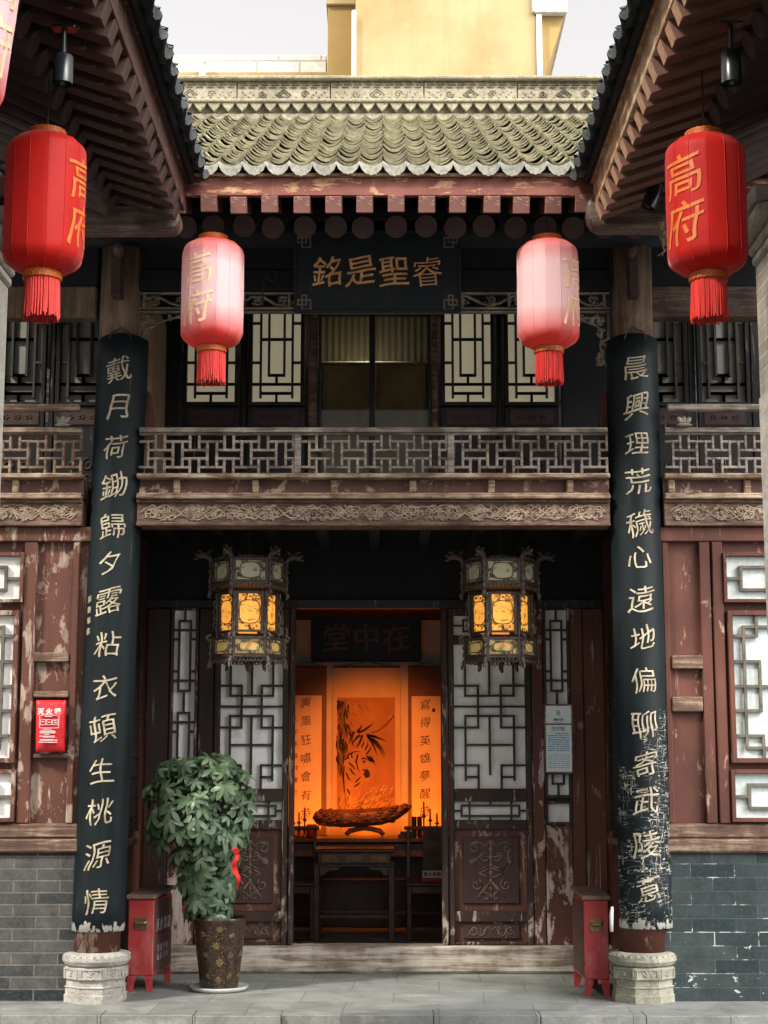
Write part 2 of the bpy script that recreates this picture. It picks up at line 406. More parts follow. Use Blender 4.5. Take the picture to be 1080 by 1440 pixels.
def slab_mat():
    m = Mat('stone_paving', .75, .3)
    n = m.t.nodes.new('ShaderNodeTexBrick'); mp = m.vec(1, 1, 1, (.21, .06, 0), (0, 0, R(2))); wv = m.noise(m.vec(1), 2.5, 4, .6)
    m.t.links.new(m.mix(.035, mp, wv, 'ADD'), n.inputs['Vector'])
    n.inputs['Scale'].default_value = 1; n.inputs['Brick Width'].default_value = .56; n.inputs['Row Height'].default_value = .5
    n.inputs['Mortar Size'].default_value = .0035; n.inputs['Mortar Smooth'].default_value = .4
    n.inputs['Color1'].default_value = (.215, .228, .22, 1); n.inputs['Color2'].default_value = (.30, .305, .29, 1); n.inputs['Mortar'].default_value = (.10, .10, .09, 1)
    ns = m.noise(m.vec(1), 3.6, 9, .70, .6); c = m.mix(m.ramp(ns, [(.36, .8), (.58, 0.0)]), n.outputs['Color'], (.12, .135, .125))
    ns2 = m.noise(m.vec(.6, 2.4, 1, (5, 3, 0)), 4, 7, .7); c = m.mix(m.ramp(ns2, [(.56, 0.0), (.68, .6)]), c, (.47, .45, .41))
    nf = m.noise(m.vec(1), 60, 4, .7); c = m.mix(m.ramp(nf, [(.35, .4), (.6, 0.0)]), c, (.12, .125, .12))
    m.col(c); m.bump(m.math('SUBTRACT', m.math('ADD', m.math('MULTIPLY', nf, .35), ns), n.outputs['Fac']), .5, .008)
    m.rough(m.ramp(ns, [(.3, .55), (.7, .85)]))
    return m.m
M['slab'] = slab_mat()
M['ground'] = plain('courtyard_stone', (.19, .19, .18), .8, .35, 5, .5)
M['floor_in'] = plain('hall_floor_brick', (.20, .165, .13), .6, .3, 6, .2)
def stone_mat(name, a, b, stain):
    m = Mat(name, .85, .2); n = m.noise(m.vec(1), 9, 8, .7, .5); f = m.noise(m.vec(1), 55, 5, .7)
    c = m.mix(m.ramp(n, [(.33, 0.0), (.66, 1.0)]), a, b); c = m.mix(m.ramp(f, [(.5, 0.0), (.7, .7)]), c, stain)
    m.col(c); m.bump(m.math('ADD', n, m.math('MULTIPLY', f, .6)), .7, .012); return m.m
M['stone_l'] = stone_mat('pale_carved_stone', (.30, .28, .25), (.52, .50, .46), (.15, .14, .12))
M['stone_r'] = stone_mat('olive_carved_stone', (.18, .18, .13), (.36, .35, .28), (.48, .46, .40))
def tile_mat(name, a, b, c3, moss):
    m = Mat(name, .9, .15); n = m.noise(m.vec(1), 3.2, 8, .66); f = m.noise(m.vec(1), 38, 6, .7); g = m.noise(m.vec(1, 1, 1, (4, 7, 1)), 1.9, 6, .65)
    c = m.mix(m.ramp(n, [(.34, 0.0), (.66, 1.0)]), a, b); c = m.mix(m.ramp(f, [(.40, .55), (.52, 0.0)]), c, c3)
    c = m.mix(m.ramp(g, [(.60, 0.0), (.68, .55)]), c, moss)
    m.col(c); m.bump(m.math('ADD', n, f), .6, .01); return m.m
M['tile'] = tile_mat('lichen_roof_tile', (.28, .265, .19), (.46, .435, .315), (.13, .125, .09), (.25, .28, .10))
M['tile_drip'] = tile_mat('pale_drip_tile', (.24, .24, .205), (.40, .395, .335), (.14, .14, .12), (.22, .25, .10))
M['tile_dark'] = tile_mat('slate_roof_tile', (.040, .046, .050), (.10, .108, .11), (.02, .024, .027), (.075, .08, .06))
M['ridge'] = tile_mat('ridge_clay', (.25, .225, .16), (.37, .34, .25), (.14, .125, .09), (.30, .27, .17))
M['ridge_dark'] = tile_mat('ridge_clay_dark', (.11, .105, .085), (.19, .175, .135), (.06, .055, .04), (.13, .12, .08))
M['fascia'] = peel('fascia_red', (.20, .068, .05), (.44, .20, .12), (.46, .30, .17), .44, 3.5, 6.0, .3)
M['fascia_sun'] = peel('fascia_sunlit_tone', (.40, .20, .11), (.52, .32, .18), (.56, .42, .27), .5, 1.0, 6.0, .4)  # sunlit orange of the right fascia put into its colour
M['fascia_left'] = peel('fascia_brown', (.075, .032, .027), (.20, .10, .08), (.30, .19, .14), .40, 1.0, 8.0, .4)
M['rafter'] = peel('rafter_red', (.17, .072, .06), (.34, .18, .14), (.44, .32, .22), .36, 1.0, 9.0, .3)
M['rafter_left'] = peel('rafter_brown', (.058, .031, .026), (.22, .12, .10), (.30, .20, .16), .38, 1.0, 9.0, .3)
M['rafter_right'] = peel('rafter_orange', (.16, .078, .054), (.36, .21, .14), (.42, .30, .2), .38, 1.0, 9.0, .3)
M['cut_end'] = plain('bare_rafter_end', (.42, .24, .15), .8, .35, 30, .3)
M['cut_end_red'] = peel('chipped_rafter_end', (.24, .11, .09), (.46, .32, .24), (.50, .40, .3), .41, 1.0, 16.0, .2)
M['rafter_round'] = plain('round_rafter_brown', (.052, .033, .030), .7, .3, 9, .3)
M['beam_end'] = worn('grey_brown_beam', (.075, .05, .04), (.20, .155, .13), 'x', 1.4, .5)
M['plaster'] = plain('hall_plaster', (.62, .57, .48), .85, .1, 3, .1)
M['earth'] = stone_mat('earthen_plaster', (.28, .18, .11), (.42, .29, .19), (.2, .13, .09))
M['stone_trim'] = stone_mat('corbel_stone', (.27, .26, .22), (.40, .39, .34), (.16, .15, .13))
M['yellow'] = plain('yellow_stucco', (.37, .27, .13), .85, .12, .9, .15, c2=(.46, .36, .20))
def stucco():
    m = Mat('stained_yellow_stucco', .88, .15); n = m.noise(m.vec(.5, .5, .35), 2.2, 7, .6); st = m.noise(m.vec(2.4, 2.4, .12), 1.4, 6, .65); f = m.noise(m.vec(1), 9, 6, .65)
    c = m.mix(m.ramp(n, [(.35, 0.0), (.65, 1.0)]), (.36, .26, .125), (.46, .36, .20)); c = m.mix(m.ramp(st, [(.52, 0.0), (.72, .45)]), c, (.26, .185, .10)); c = m.mix(m.ramp(f, [(.58, 0.0), (.7, .25)]), c, (.54, .46, .30))
    m.col(c); m.bump(f, .3, .01); return m.m
M['yellow'] = stucco()
M['yellow_dark'] = plain('ochre_stucco', (.33, .22, .08), .85, .12, 1.2, .15)
M['white_tile'] = brick_mat('white_wall_tile', (.78, .78, .74), (.84, .84, .80), (.50, .48, .36), .58, .24, .0, .03)
M['white'] = plain('white_paint', (.80, .80, .77), .5, .06, 3, .05)
M['black_metal'] = plain('black_metal', (.012, .014, .016), .3, .3, 6, 0, .0, .5)
M['iron'] = plain('old_iron', (.05, .045, .04), .5, .3, 20, .2, .6)
def red_metal():
    m = Mat('red_enamel', .45, .4); n = m.noise(m.vec(1, 1, .4), 6, 7, .65); f = m.noise(m.vec(1), 30, 5, .7)
    c = m.mix(m.ramp(n, [(.35, 0.0), (.68, 1.0)]), (.30, .022, .024), (.44, .06, .06)); c = m.mix(m.ramp(f, [(.56, 0.0), (.70, .55)]), c, (.30, .17, .14)); q = m.noise(m.vec(1, 1, .55, (2, 6, 3)), 5, 6, .7); c = m.mix(m.ramp(q, [(.52, 0.0), (.66, .6)]), c, (.42, .15, .14)); c = m.mix(m.ramp(m.noise(m.vec(1, 1, 1, (7, 2, 9)), 22, 5, .7), [(.64, 0.0), (.67, .8)]), c, (.09, .05, .04))
    m.col(c); m.rough(m.ramp(n, [(.3, .35), (.7, .65)])); return m.m
M['red_metal'] = red_metal()
M['lid_metal'] = plain('dusty_lid', (.16, .11, .085), .7, .35, 9, .2)
M['box_side'] = plain('grimy_red_side', (.10, .045, .038), .6, .3, 7, .2)
M['brass'] = plain('aged_brass', (.22, .165, .09), .4, .4, 25, .2, .7)
M['letter_worn'] = plain('worn_white_letters', (.34, .31, .29), .7, .3, 30, 0)
def cloth(name, c, transl=.35, rough=.55, lit_band=None):
    m = Mat(name, rough, .3); m.b.inputs['Sheen Weight'].default_value = .35; m.b.inputs['Sheen Roughness'].default_value = .4
    n = m.noise(m.vec(1), 5, 4, .5); c1 = m.mix(m.ramp(n, [(.3, 0.0), (.7, 1.0)]), tuple(x*.88 for x in c), tuple(min(1, x*1.08) for x in c))
    if lit_band:        # sunlit highlight painted as a pale mid-band, both hems left red
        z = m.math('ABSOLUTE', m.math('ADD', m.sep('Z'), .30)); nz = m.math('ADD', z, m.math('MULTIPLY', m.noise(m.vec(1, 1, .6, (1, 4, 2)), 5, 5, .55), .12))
        c1 = m.mix(m.ramp(nz, [(.19, 1.0), (.37, 0.0)]), c1, lit_band)
    m.col(c1)
    m.bump(m.math('ADD', m.math('MULTIPLY', m.noise(m.vec(220, 220, 60), 1, 2, .5), .25), m.noise(m.vec(9, 9, 22), 1, 4, .55)), .22, .006)
    tr = m.t.nodes.new('ShaderNodeBsdfTranslucent'); m.put(tr.inputs['Color'], c1)
    mx = m.t.nodes.new('ShaderNodeMixShader'); mx.inputs[0].default_value = transl
    m.t.links.new(m.b.outputs[0], mx.inputs[1]); m.t.links.new(tr.outputs[0], mx.inputs[2]); m.t.links.new(mx.outputs[0], m.out.inputs[0])
    return m.m
M['lantern'] = cloth('red_lantern_satin', (.66, .016, .010), .4)
M['lantern_sunlit'] = cloth('sunlit_band_lantern_satin', (.80, .06, .045), .4, .5, (.95, .68, .69))
M['lantern_gold_pale'] = plain('pale_gilt_paint', (.90, .56, .36), .6, .2, 12, 0)
M['lantern_gold'] = plain('lantern_gilt_paint', (.58, .14, .022), .5, .15, 12, 0)
M['tassel'] = plain('red_tassel', (.62, .035, .028), .7, .35, 70, .3, stretch=.05)
M['collar'] = plain('gilt_collar', (.42, .10, .022), .45, .45, 60, .2, .2)
M['fire_bag'] = plain('red_vinyl', (.62, .022, .03), .33, .2, 14, .5)
M['print_white'] = plain('white_print', (.80, .66, .66), .6, .1, 8, 0)
M['print_blue'] = plain('blue_print', (.14, .34, .48), .6, .15, 30, 0)
M['print_dark'] = plain('dark_print', (.06, .07, .08), .6, .2, 30, 0)
M['sign_blue'] = plain('pale_blue_sheet', (.74, .90, .95), .45, .06, 5, 0, c2=(.88, .96, .97))
M['ribbon'] = cloth('red_ribbon', (.70, .02, .015), .25)
def glass_mat(c=(.8, .85, .8), spec=.8):
    m = Mat('window_glass'); t = m.t
    tr = t.nodes.new('ShaderNodeBsdfTransparent'); tr.inputs[0].default_value = (*c, 1)
    g = t.nodes.new('ShaderNodeBsdfGlossy'); g.inputs['Roughness'].default_value = .04
    fr = t.nodes.new('ShaderNodeFresnel'); fr.inputs[0].default_value = 1.22
    mx = t.nodes.new('ShaderNodeMixShader'); t.links.new(fr.outputs[0], mx.inputs[0]); t.links.new(tr.outputs[0], mx.inputs[1]); t.links.new(g.outputs[0], mx.inputs[2])
    t.links.new(mx.outputs[0], m.out.inputs[0]); return m.m
M['glass'] = glass_mat()
def lit_pane(name, a, b, paint, e, scale=16, thr=.52):
    m = Mat(name, .5)
    n = m.noise(m.vec(1, 1, 1.2), scale, 5, .6, .8); n2 = m.noise(m.vec(1, 1, 1, (3, 3, 3)), scale*.6, 4, .6)
    c = m.mix(n2, a, b); c = m.mix(m.ramp(n, [(thr, 0.0), (thr+.05, .85)]), c, paint)
    c = m.mix(m.ramp(m.noise(m.vec(1, 1, 1, (8, 1, 5)), scale*.9, 5, .6, .6), [(.60, 0.0), (.64, .8)]), c, (.55, .16, .04))
    m.col(c); m.put(m.b.inputs['Emission Color'], c); m.b.inputs['Emission Strength'].default_value = e; return m.m
M['pane_lit'] = lit_pane('amber_painted_glass', (.88, .28, .025), (.92, .46, .09), (.16, .12, .02), .34, 24, .54)
M['pane_pale'] = lit_pane('pale_painted_glass', (.34, .31, .19), (.44, .40, .27), (.06, .15, .10), .03, 18, .55)
M['pane_low'] = lit_pane('low_painted_glass', (.52, .34, .10), (.56, .42, .16), (.06, .16, .05), .09, 20, .55)
M['lantern_wood'] = plain('palace_lantern_wood', (.036, .024, .020), .45, .35, 20, .3, c2=(.08, .058, .048))
M['lantern_fret'] = plain('palace_lantern_fret', (.050, .036, .027), .5, .4, 30, .3, c2=(.135, .105, .08))
M['leaf'] = None
def leaf_mat():
    m = Mat('glossy_leaf', .38, .45); n = m.noise(m.vec(1), 14, 4, .6); n2 = m.noise(m.vec(1), 60, 3, .5)
    c = m.mix(m.ramp(n, [(.3, 0.0), (.7, 1.0)]), (.045, .090, .046), (.125, .19, .105)); c = m.mix(m.ramp(n2, [(.6, 0.0), (.72, .5)]), c, (.17, .24, .16))
    ge = m.t.nodes.new('ShaderNodeNewGeometry'); ri = ge.outputs['Random Per Island']
    c = m.mix(m.ramp(ri, [(.0, .6), (.35, 0.0)]), c, (.016, .040, .022)); c = m.mix(m.ramp(ri, [(.72, 0.0), (.98, .7)]), c, (.20, .27, .16)); c = m.mix(m.ramp(ri, [(.996, 0.0), (.997, .8)]), c, (.42, .34, .06))
    m.col(c)
    tr = m.t.nodes.new('ShaderNodeBsdfTranslucent'); m.put(tr.inputs['Color'], (.10, .20, .05))
    mx = m.t.nodes.new('ShaderNodeMixShader'); mx.inputs[0].default_value = .15
    m.t.links.new(m.b.outputs[0], mx.inputs[1]); m.t.links.new(tr.outputs[0], mx.inputs[2]); m.t.links.new(mx.outputs[0], m.out.inputs[0]); return m.m
M['leaf'] = leaf_mat()
M['stem'] = plain('plant_stem', (.13, .11, .06), .8, .3, 20, .3)
def pot_mat():
    m = Mat('glazed_pot', .3, .5); n = m.noise(m.vec(1), 26, 6, .7); f = m.noise(m.vec(1), 120, 3, .6)
    c = m.mix(m.ramp(n, [(.42, 0.0), (.62, 1.0)]), (.010, .007, .006), (.05, .027, .016)); c = m.mix(m.ramp(f, [(.58, 0.0), (.66, .8)]), c, (.17, .11, .055))
    m.col(c); m.bump(n, .3, .004); return m.m
M['pot'] = pot_mat()
M['pot_gold'] = plain('pot_gilt_flower', (.15, .10, .045), .45, .45, 40, .2)
M['soil'] = plain('soil', (.03, .022, .016), .95, .3, 30, .5)
M['saucer'] = plain('pale_saucer', (.50, .52, .50), .4, .15, 8, 0)
M['furniture'] = plain('dark_lacquered_wood', (.055, .028, .018), .35, .4, 9, .15, c2=(.12, .06, .035))
M['scroll_paper'] = plain('scroll_paper', (.80, .66, .46), .85, .08, 5, .05)
M['scroll_mount'] = plain('scroll_brown_mount', (.20, .12, .075), .85, .15, 5, .05)
M['scroll_tan'] = plain('scroll_tan_mount', (.62, .47, .30), .85, .08, 5, .05)
M['paint_ground'] = plain('aged_silk', (.40, .21, .085), .9, .2, 4, .05)
M['ink'] = plain('ink', (.030, .020, .014), .9, .4, 14, 0)
M['ink_soft'] = plain('ink_wash', (.20, .11, .055), .9, .4, 9, 0)
M['tiger'] = plain('tiger_wash', (.46, .25, .10), .9, .2, 9, 0)
M['grass_ink'] = plain('pale_grass_paint', (.60, .42, .18), .9, .3, 14, 0)
M['log'] = plain('carved_root_wood', (.22, .095, .035), .35, .5, 12, .6)
M['candle'] = plain('red_candle_glass', (.30, .02, .012), .3, .2, 10, 0)
M['card'] = plain('notice_card', (.80, .66, .52), .6, .05, 5, 0)
M['card_red'] = plain('notice_red', (.45, .05, .03), .6, .1, 5, 0)
M['rope'] = plain('frayed_rope', (.22, .18, .12), .9, .4, 40, .4)
M['cabinet'] = plain('cabinet_brown', (.40, .24, .15), .6, .25, 5, .1)
def ribbed():
    m = Mat('ribbed_cream_curtain', .7, .2); wv = m.t.nodes.new('ShaderNodeTexWave'); m.t.links.new(m.vec(1), wv.inputs['Vector']); wv.inputs['Scale'].default_value = 6; wv.bands_direction = 'X'
    m.col(m.mix(wv.outputs['Fac'], (.14, .14, .125), (.21, .21, .185))); m.bump(wv.outputs['Fac'], .5, .02); return m.m
M['ribbed'] = ribbed()

# ------------------------------------------------------------------ ground
tag(MB().box(-40, 40, -60, 40, -.6, -.16).build('courtyard_ground', M['ground']), kind='structure')
pv = MB()
rnd = random.Random(3)
xs = [-5.2]
while xs[-1] < 5.2: xs.append(xs[-1] + rnd.uniform(.5, .95))
pv.box(-5.2, xs[-1], -.36, 1.34, -.15, 0)
pave = tag(pv.build('pavement', M['slab'], None), kind='structure')
kb = MB()
for a, b in zip(xs[:-1], xs[1:]):
    j = rnd.uniform(-.006, .006)
    kb.box(a + .0012, b - .0012, -.56 + j, -.3605, -.16, -.002 + j*.4)
tag(kb.build('kerb', M['slab'], None, bevel=.004), kind='structure')
# ================================================================== THE HALL
hall = thing('timber_hall', 'old two-storey timber hall with a tiled roof, carved balcony and open central doorway', 'building')
YD, YW = 1.42, 1.30
# ---- columns on carved stone bases
COL = {}
for side, (pt, pb) in (('l', ((171, 420), (136, 1335))), ('r', ((889.5, 420), (903, 1335)))):
    a = at(*pb, .05); b = at(*pt, .05); a.z = .27; b.z = Z(352, .05)
    d = (b - a); COL[side] = (a, b)
    zt = Z(500, .05)
    mid = a + d * ((zt - a.z) / d.z)
    c = MB().tube([a, a + (mid-a)*.3, a + (mid-a)*.6, mid], [.142, .140, .137, .134], 32).build('column', M['paint_worn'] if side == 'l' else M['paint'], hall, smooth=True)
    MB().tube([mid, b], [.1335, .131], 32).build('column_head', M['post_tan'], c, smooth=True)
    # stone base
    sb = MB()
    n = 8; ph = R(22.5)
    ctr = (a.x, .05, 0)
    sb.lathe([(.195, 0), (.195, .045), (.188, .05), (.188, .085), (.196, .092), (.183, .098), (.183, .135), (.197, .140), (.197, .205), (.185, .212)], ctr, n, ph)
    sb.lathe([(.17, .2121), (.192, .222), (.206, .245), (.205, .268), (.192, .287), (.165, .294)], ctr, 36, wob=lambda k, a_: 1 + .012*abs(math.sin(a_*4.5)))
    for k in range(8):                      # raised frames and little flowers on the band
        am = ph + R(45)*(k + .5); nx, ny = math.cos(am), math.sin(am); tx, ty = -ny, nx
        rr = .197*math.cos(R(22.5))
        def P(u, z, o): return (ctr[0] + nx*(rr+o) + tx*u, ctr[1] + ny*(rr+o) + ty*u, z)
        for (u0, u1, z0, z1) in ((-.066, .066, .195, .203), (-.066, .066, .142, .150), (-.066, -.058, .150, .195), (.058, .066, .150, .195)):
            sb.hexa([P(u0, z0, -.004), P(u1, z0, -.004), P(u1, z0, .006), P(u0, z0, .006), P(u0, z1, -.004), P(u1, z1, -.004), P(u1, z1, .006), P(u0, z1, .006)])
        for q in range(7):
            aa = q*.9; sb.ball(P(.034*math.cos(aa)*(q % 3)/2, .1725 + .013*math.sin(aa), .001), .009, .006, .006, 6, 4)
    for k in range(30):
        am = 2*math.pi*k/30; sb.ball((ctr[0] + .2*math.cos(am), .05 + .2*math.sin(am), .276), .009, .009, .008, 6, 4)
    sb.build('column_base', M['stone_l'] if side == 'l' else M['stone_r'], hall)
XL, XR = (COL['l'][0].x + COL['l'][1].x)/2, (COL['r'][0].x + COL['r'][1].x)/2
HX0, HX1 = -4.3, 4.2
# ---- balcony beam, band and railing, bay by bay
yb = -.07
zc0, zc1 = Z(739, yb), Z(702, yb)
zb1 = Z(673, yb); zr0 = Z(667, yb); zr1 = Z(602, yb)
bays = [('left', HX0, XL - .172, M['rail_left']), ('mid', XL + .172, XR - .172, M['rail']), ('right', XR + .172, HX1, M['rail'])]
def railing(x0, x1, z0, z1, y, posts, mat, parent):
    h = z1 - z0; r = MB()
    r.box(x0, x1, y - .035, y + .035, z1 - .032, z1)
    r.box(x0, x1, y - .02, y + .02, z1 - .045, z1 - .0325)
    for px in posts: r.box(px - .021, px + .021, y - .026, y + .026, z0 + .001, z1 - .045)
    edges = [x0] + list(posts) + [x1]
    zz0, zz1 = z0 + .002, z1 - .045; H = zz1 - zz0
    t = .0085
    for a, b in zip(edges[:-1], edges[1:]):
        a += .022 if a != x0 else 0; b -= .022 if b != x1 else 0
        L = b - a; n = max(1, round(L/.218 - .5)); u = L/(n + .5)
        lev = [zz0 + H*q for q in (.83, .605, .385, .16)]
        def hb(u0, u1, z): 
            u0, u1 = max(0, u0), min(L, u1)
            if u1 - u0 > .01: r.box(a+u0, a+u1, y - .0125, y + .0125, z - t, z + t)
        def vb(u0, za, zb_):
            if 0.004 < u0 < L - .004: r.box(a+u0 - t, a+u0 + t, y - .0145, y + .0145, za, zb_)
        for k in range(-1, n + 1):
            o = u*(k + .25)
            vb(o, lev[3] - t, lev[0] + t); vb(o + .725*u, lev[3] - t, lev[0] + t)
            for q in (.22, .485):
                vb(o + q*u, lev[1] - t, zz1); vb(o + q*u, zz0, lev[2] + t)
            hb(o, o + .725*u, lev[1]); hb(o, o + .725*u, lev[2])
            hb(o + .485*u, o + 1.22*u, lev[0]); hb(o + .485*u, o + 1.22*u, lev[3])
    return r.build('railing', mat, parent, bevel=.003)
for nm, x0, x1, rm in bays:
    cb = MB().box(x0, x1, yb + .02, .12, zc0, zc1 - .001)
    cb.box(x0, x1, yb + .0, yb + .019, zc0, zc0 + .022); cb.box(x0, x1, yb, yb + .019, zc1 - .02, zc1 - .001)
    cbo = cb.build('carved_beam', M['carve'], hall, bevel=.004)
    v = MB(); vine(v, x0 + .03, x1 - .03, zc0 + .026, zc1 - .024, yb + .019, 11 + len(nm), .0065, .13, 3.0)
    vine(v, x0 + .10, x1 - .09, zc0 + .026, zc1 - .024, yb + .018, 31 + len(nm), .0055, .17, 3.0); vine(v, x0 + .05, x1 - .04, zc0 + .026, zc1 - .024, yb + .017, 51 + len(nm), .005, .23, 3.0)
    v.build('carving', M['carve_high'], cbo, smooth=True)
    bd = MB().box(x0, x1, yb + .045, .12, zc1 + .001, zb1 - .001)
    bdo = bd.build('floor_band', M['band'], hall)
    ml = MB().box(x0, x1, yb - .03, .11, zc1 + .0005, zc1 + .026).box(x0, x1, yb - .012, .10, zc1 + .0262, zc1 + .04)
    ml.box(x0, x1, yb - .028, .11, zb1, zr0 + .004)
    ml.build('moulding', M['mould'], bdo, bevel=.006)
    pl = MB(); L = x1 - x0; n = max(2, round(L/.49))
    for k in range(n + 1 if nm != 'mid' else n):
        px = x0 + L*(k + (.5 if nm == 'mid' else .1))/n
        if px < x1 - .03: MB().box(px - .022, px + .022, yb + .01, yb + .048, zc1 + .041, zb1 - .0015).build('stub_post', M['mould'], bdo, bevel=.008)
    posts = [X(418.5, 640, yb), X(634, 640, yb)] if nm == 'mid' else []
    railing(x0 + .01, x1 - .01, zr0 + .0045, zr1, yb + .01, posts, rm, hall)
    if nm != 'mid':                          # raised seat rail of the side bays, carried on lotus brackets
        zz = Z(571, yb - .06)
        ur = MB().box(x0 + .02, x1 - .02, yb - .075, yb - .01, zz - .03, zz + .012).build('upper_rail', rm, hall, bevel=.008)
        lb = MB(); lx = (x1 - .13) if nm == 'left' else (x0 + .13)
        for q in (-1, 0, 1):
            lb.ball((lx + q*.022, yb - .045, zr1 + .036), .02, .012, .035, 8, 5, -q*.6)
        lb.ball((lx, yb - .045, zr1 + .012), .055, .018, .012, 8, 4)
        lb.build('lotus_bracket', M['carve_grey'], ur, smooth=True)
# peeled stub posts beside the columns on the balcony
for (px0, px1, s) in ((202, 212, 1), (846, 858, -1)):
    x0, x1, z0, z1 = rect(px0, px1, 545, 665, -.02)
    poly = [(x0, z0), (x1, z0), (x1, z1 - .12), (x0 + (x1-x0)*.6, z1 - .03), (x0 + (x1-x0)*.4, z1), (x0, z1)] if s > 0 else [(x1, z0), (x0, z0), (x0, z1 - .12), (x0 + (x1-x0)*.4, z1 - .03), (x0 + (x1-x0)*.6, z1), (x1, z1)]
    MB().prism(poly, .08, .14).build('railing_end_board', M['paint_low'], hall, bevel=.004)
# ---- balcony slab / porch ceiling
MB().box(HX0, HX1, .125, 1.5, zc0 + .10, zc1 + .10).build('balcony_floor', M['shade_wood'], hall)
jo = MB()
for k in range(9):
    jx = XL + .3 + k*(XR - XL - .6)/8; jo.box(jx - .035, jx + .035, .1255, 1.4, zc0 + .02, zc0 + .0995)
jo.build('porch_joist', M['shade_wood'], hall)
# ================================================================== GROUND FLOOR: door wall
z_thr = Z(1331, 1.32)
MB().box(XL - .05, XR + .02, 1.32, 1.55, 0.001, z_thr).build('threshold', M['weather'], hall, bevel=.02)
zdt = Z(856, YD)
def lattice(segs, x0, x1, z0, z1, y, t, mat, parent, name='lattice'):
    """segs in unit coordinates: (u0, w0, u1, w1), w measured from the top"""
    m = MB(); k = 0
    for (u0, w0, u1, w1) in segs:
        xa, xb = x0 + u0*(x1-x0), x0 + u1*(x1-x0); za, zb = z1 - w0*(z1-z0), z1 - w1*(z1-z0)
        if abs(xa - xb) > abs(za - zb): m.box(xa - t*.0, xb + t*.0, y - .014, y + .011, za - t, za + t)
        else: m.box(xa - t, xa + t, y - .016, y + .0095, min(za, zb) - t, max(za, zb) + t)
    return m.build(name, mat, parent)
def mirror(segs): return segs + [(1-u0, w0, 1-u1, w1) for (u0, w0, u1, w1) in segs]
def window(px0, px1, py0, py1, Y, segs, paper, lat, frame, parent=hall, t=.008, fw=.02, name='window', xz=None):
    x0, x1, z0, z1 = xz or rect(px0, px1, py0, py1, Y)
    f = MB()
    f.box(x0 - fw, x0, Y - .03, Y + .03, z0 - fw, z1 + fw); f.box(x1, x1 + fw, Y - .03, Y + .03, z0 - fw, z1 + fw)
    f.box(x0, x1, Y - .028, Y + .028, z0 - fw, z0); f.box(x0, x1, Y - .028, Y + .028, z1, z1 + fw)
    fo = f.build(name, frame, parent, bevel=.003)
    MB().box(x0 + .0005, x1 - .0005, Y + .014, Y + .02, z0 + .0005, z1 - .0005).build('pane', paper, fo)
    if segs: lattice(segs, x0, x1, z0, z1, Y, t, lat, fo)
    return fo
# lattices
SIDE = []
for b0 in (0.0, .5):
    q = .5
    SIDE += [(.5, b0, .5, b0 + .055*q*2), (.24, b0 + .06, .76, b0 + .06), (.24, b0 + .06, .24, b0 + .44), (.76, b0 + .06, .76, b0 + .44), (.24, b0 + .44, .76, b0 + .44), (.5, b0 + .44, .5, b0 + .5),
             (0, b0 + .11, 1, b0 + .11), (0, b0 + .16, .24, b0 + .16), (.76, b0 + .16, 1, b0 + .16), (0, b0 + .335, .24, b0 + .335), (.76, b0 + .335, 1, b0 + .335), (0, b0 + .385, 1, b0 + .385)]
LEAFH = [(0, .5, .16, .5)]
LEAF = [(.5, 0, .5, .36), (.16, 0, .16, .36), (.84, 0, .84, .36), (.16, .36, .84, .36), (.16, .12, .84, .12),
        (0, .29, .34, .29), (1, .29, .66, .29), (.34, .29, .34, .58), (.66, .29, .66, .58), (0, .435, 1, .435),
        (.16, .50, .84, .50), (.16, .50, .16, .94), (.84, .50, .84, .94), (0, .58, .34, .58), (1, .58, .66, .58),
        (.5, .50, .5, .90), (.16, .70, .84, .70), (0, .84, .34, .84), (1, .84, .66, .84), (.34, .84, .34, .92), (.66, .84, .66, .92), (.16, .92, .34, .92), (.66, .92, .84, .92), (.34, .92, .34, 1), (.66, .92, .66, 1), (0, .97, .16, .97)]
LEAF = LEAF[:-1]
BAND = [(.10, .22, .90, .22), (.10, .78, .90, .78), (.10, .22, .10, .78), (.90, .22, .90, .78), (.21, 0, .21, 1), (.79, 0, .79, 1), (0, .5, .10, .5), (.9, .5, 1, .5), (.5, 0, .5, .22), (.5, .78, .5, 1)]
BALC = mirror([(0, .12, .17, .12), (.17, 0, .17, .94), (.17, .30, .83, .30), (.34, 0, .34, .70), (.34, .70, .66, .70), (.5, .70, .5, .79), (0, .56, .17, .56), (0, .80, 1, .80), (.17, .90, .83, .90), (.5, .90, .5, 1)])
BALC = [s_ for s_ in BALC]
SQ = [(.20, .25, 1, .25), (.20, .78, 1, .78), (.20, .25, .20, .78), (0, .52, .20, .52), (.62, 0, .62, 1)]
MAINW = [(.35, 0, .35, .145), (.16, .08, 1, .08), (.16, .08, .16, .93), (0, .145, .35, .145), (0, .325, .38, .325), (0, .5, 1, .5), (.38, .325, .38, .67), (0, .67, .38, .67), (0, .845, .40, .845), (.40, .845, .40, 1), (.16, .93, 1, .93)]
def flip(segs): return [(1-a, b, 1-c, d) for a, b, c, d in segs]
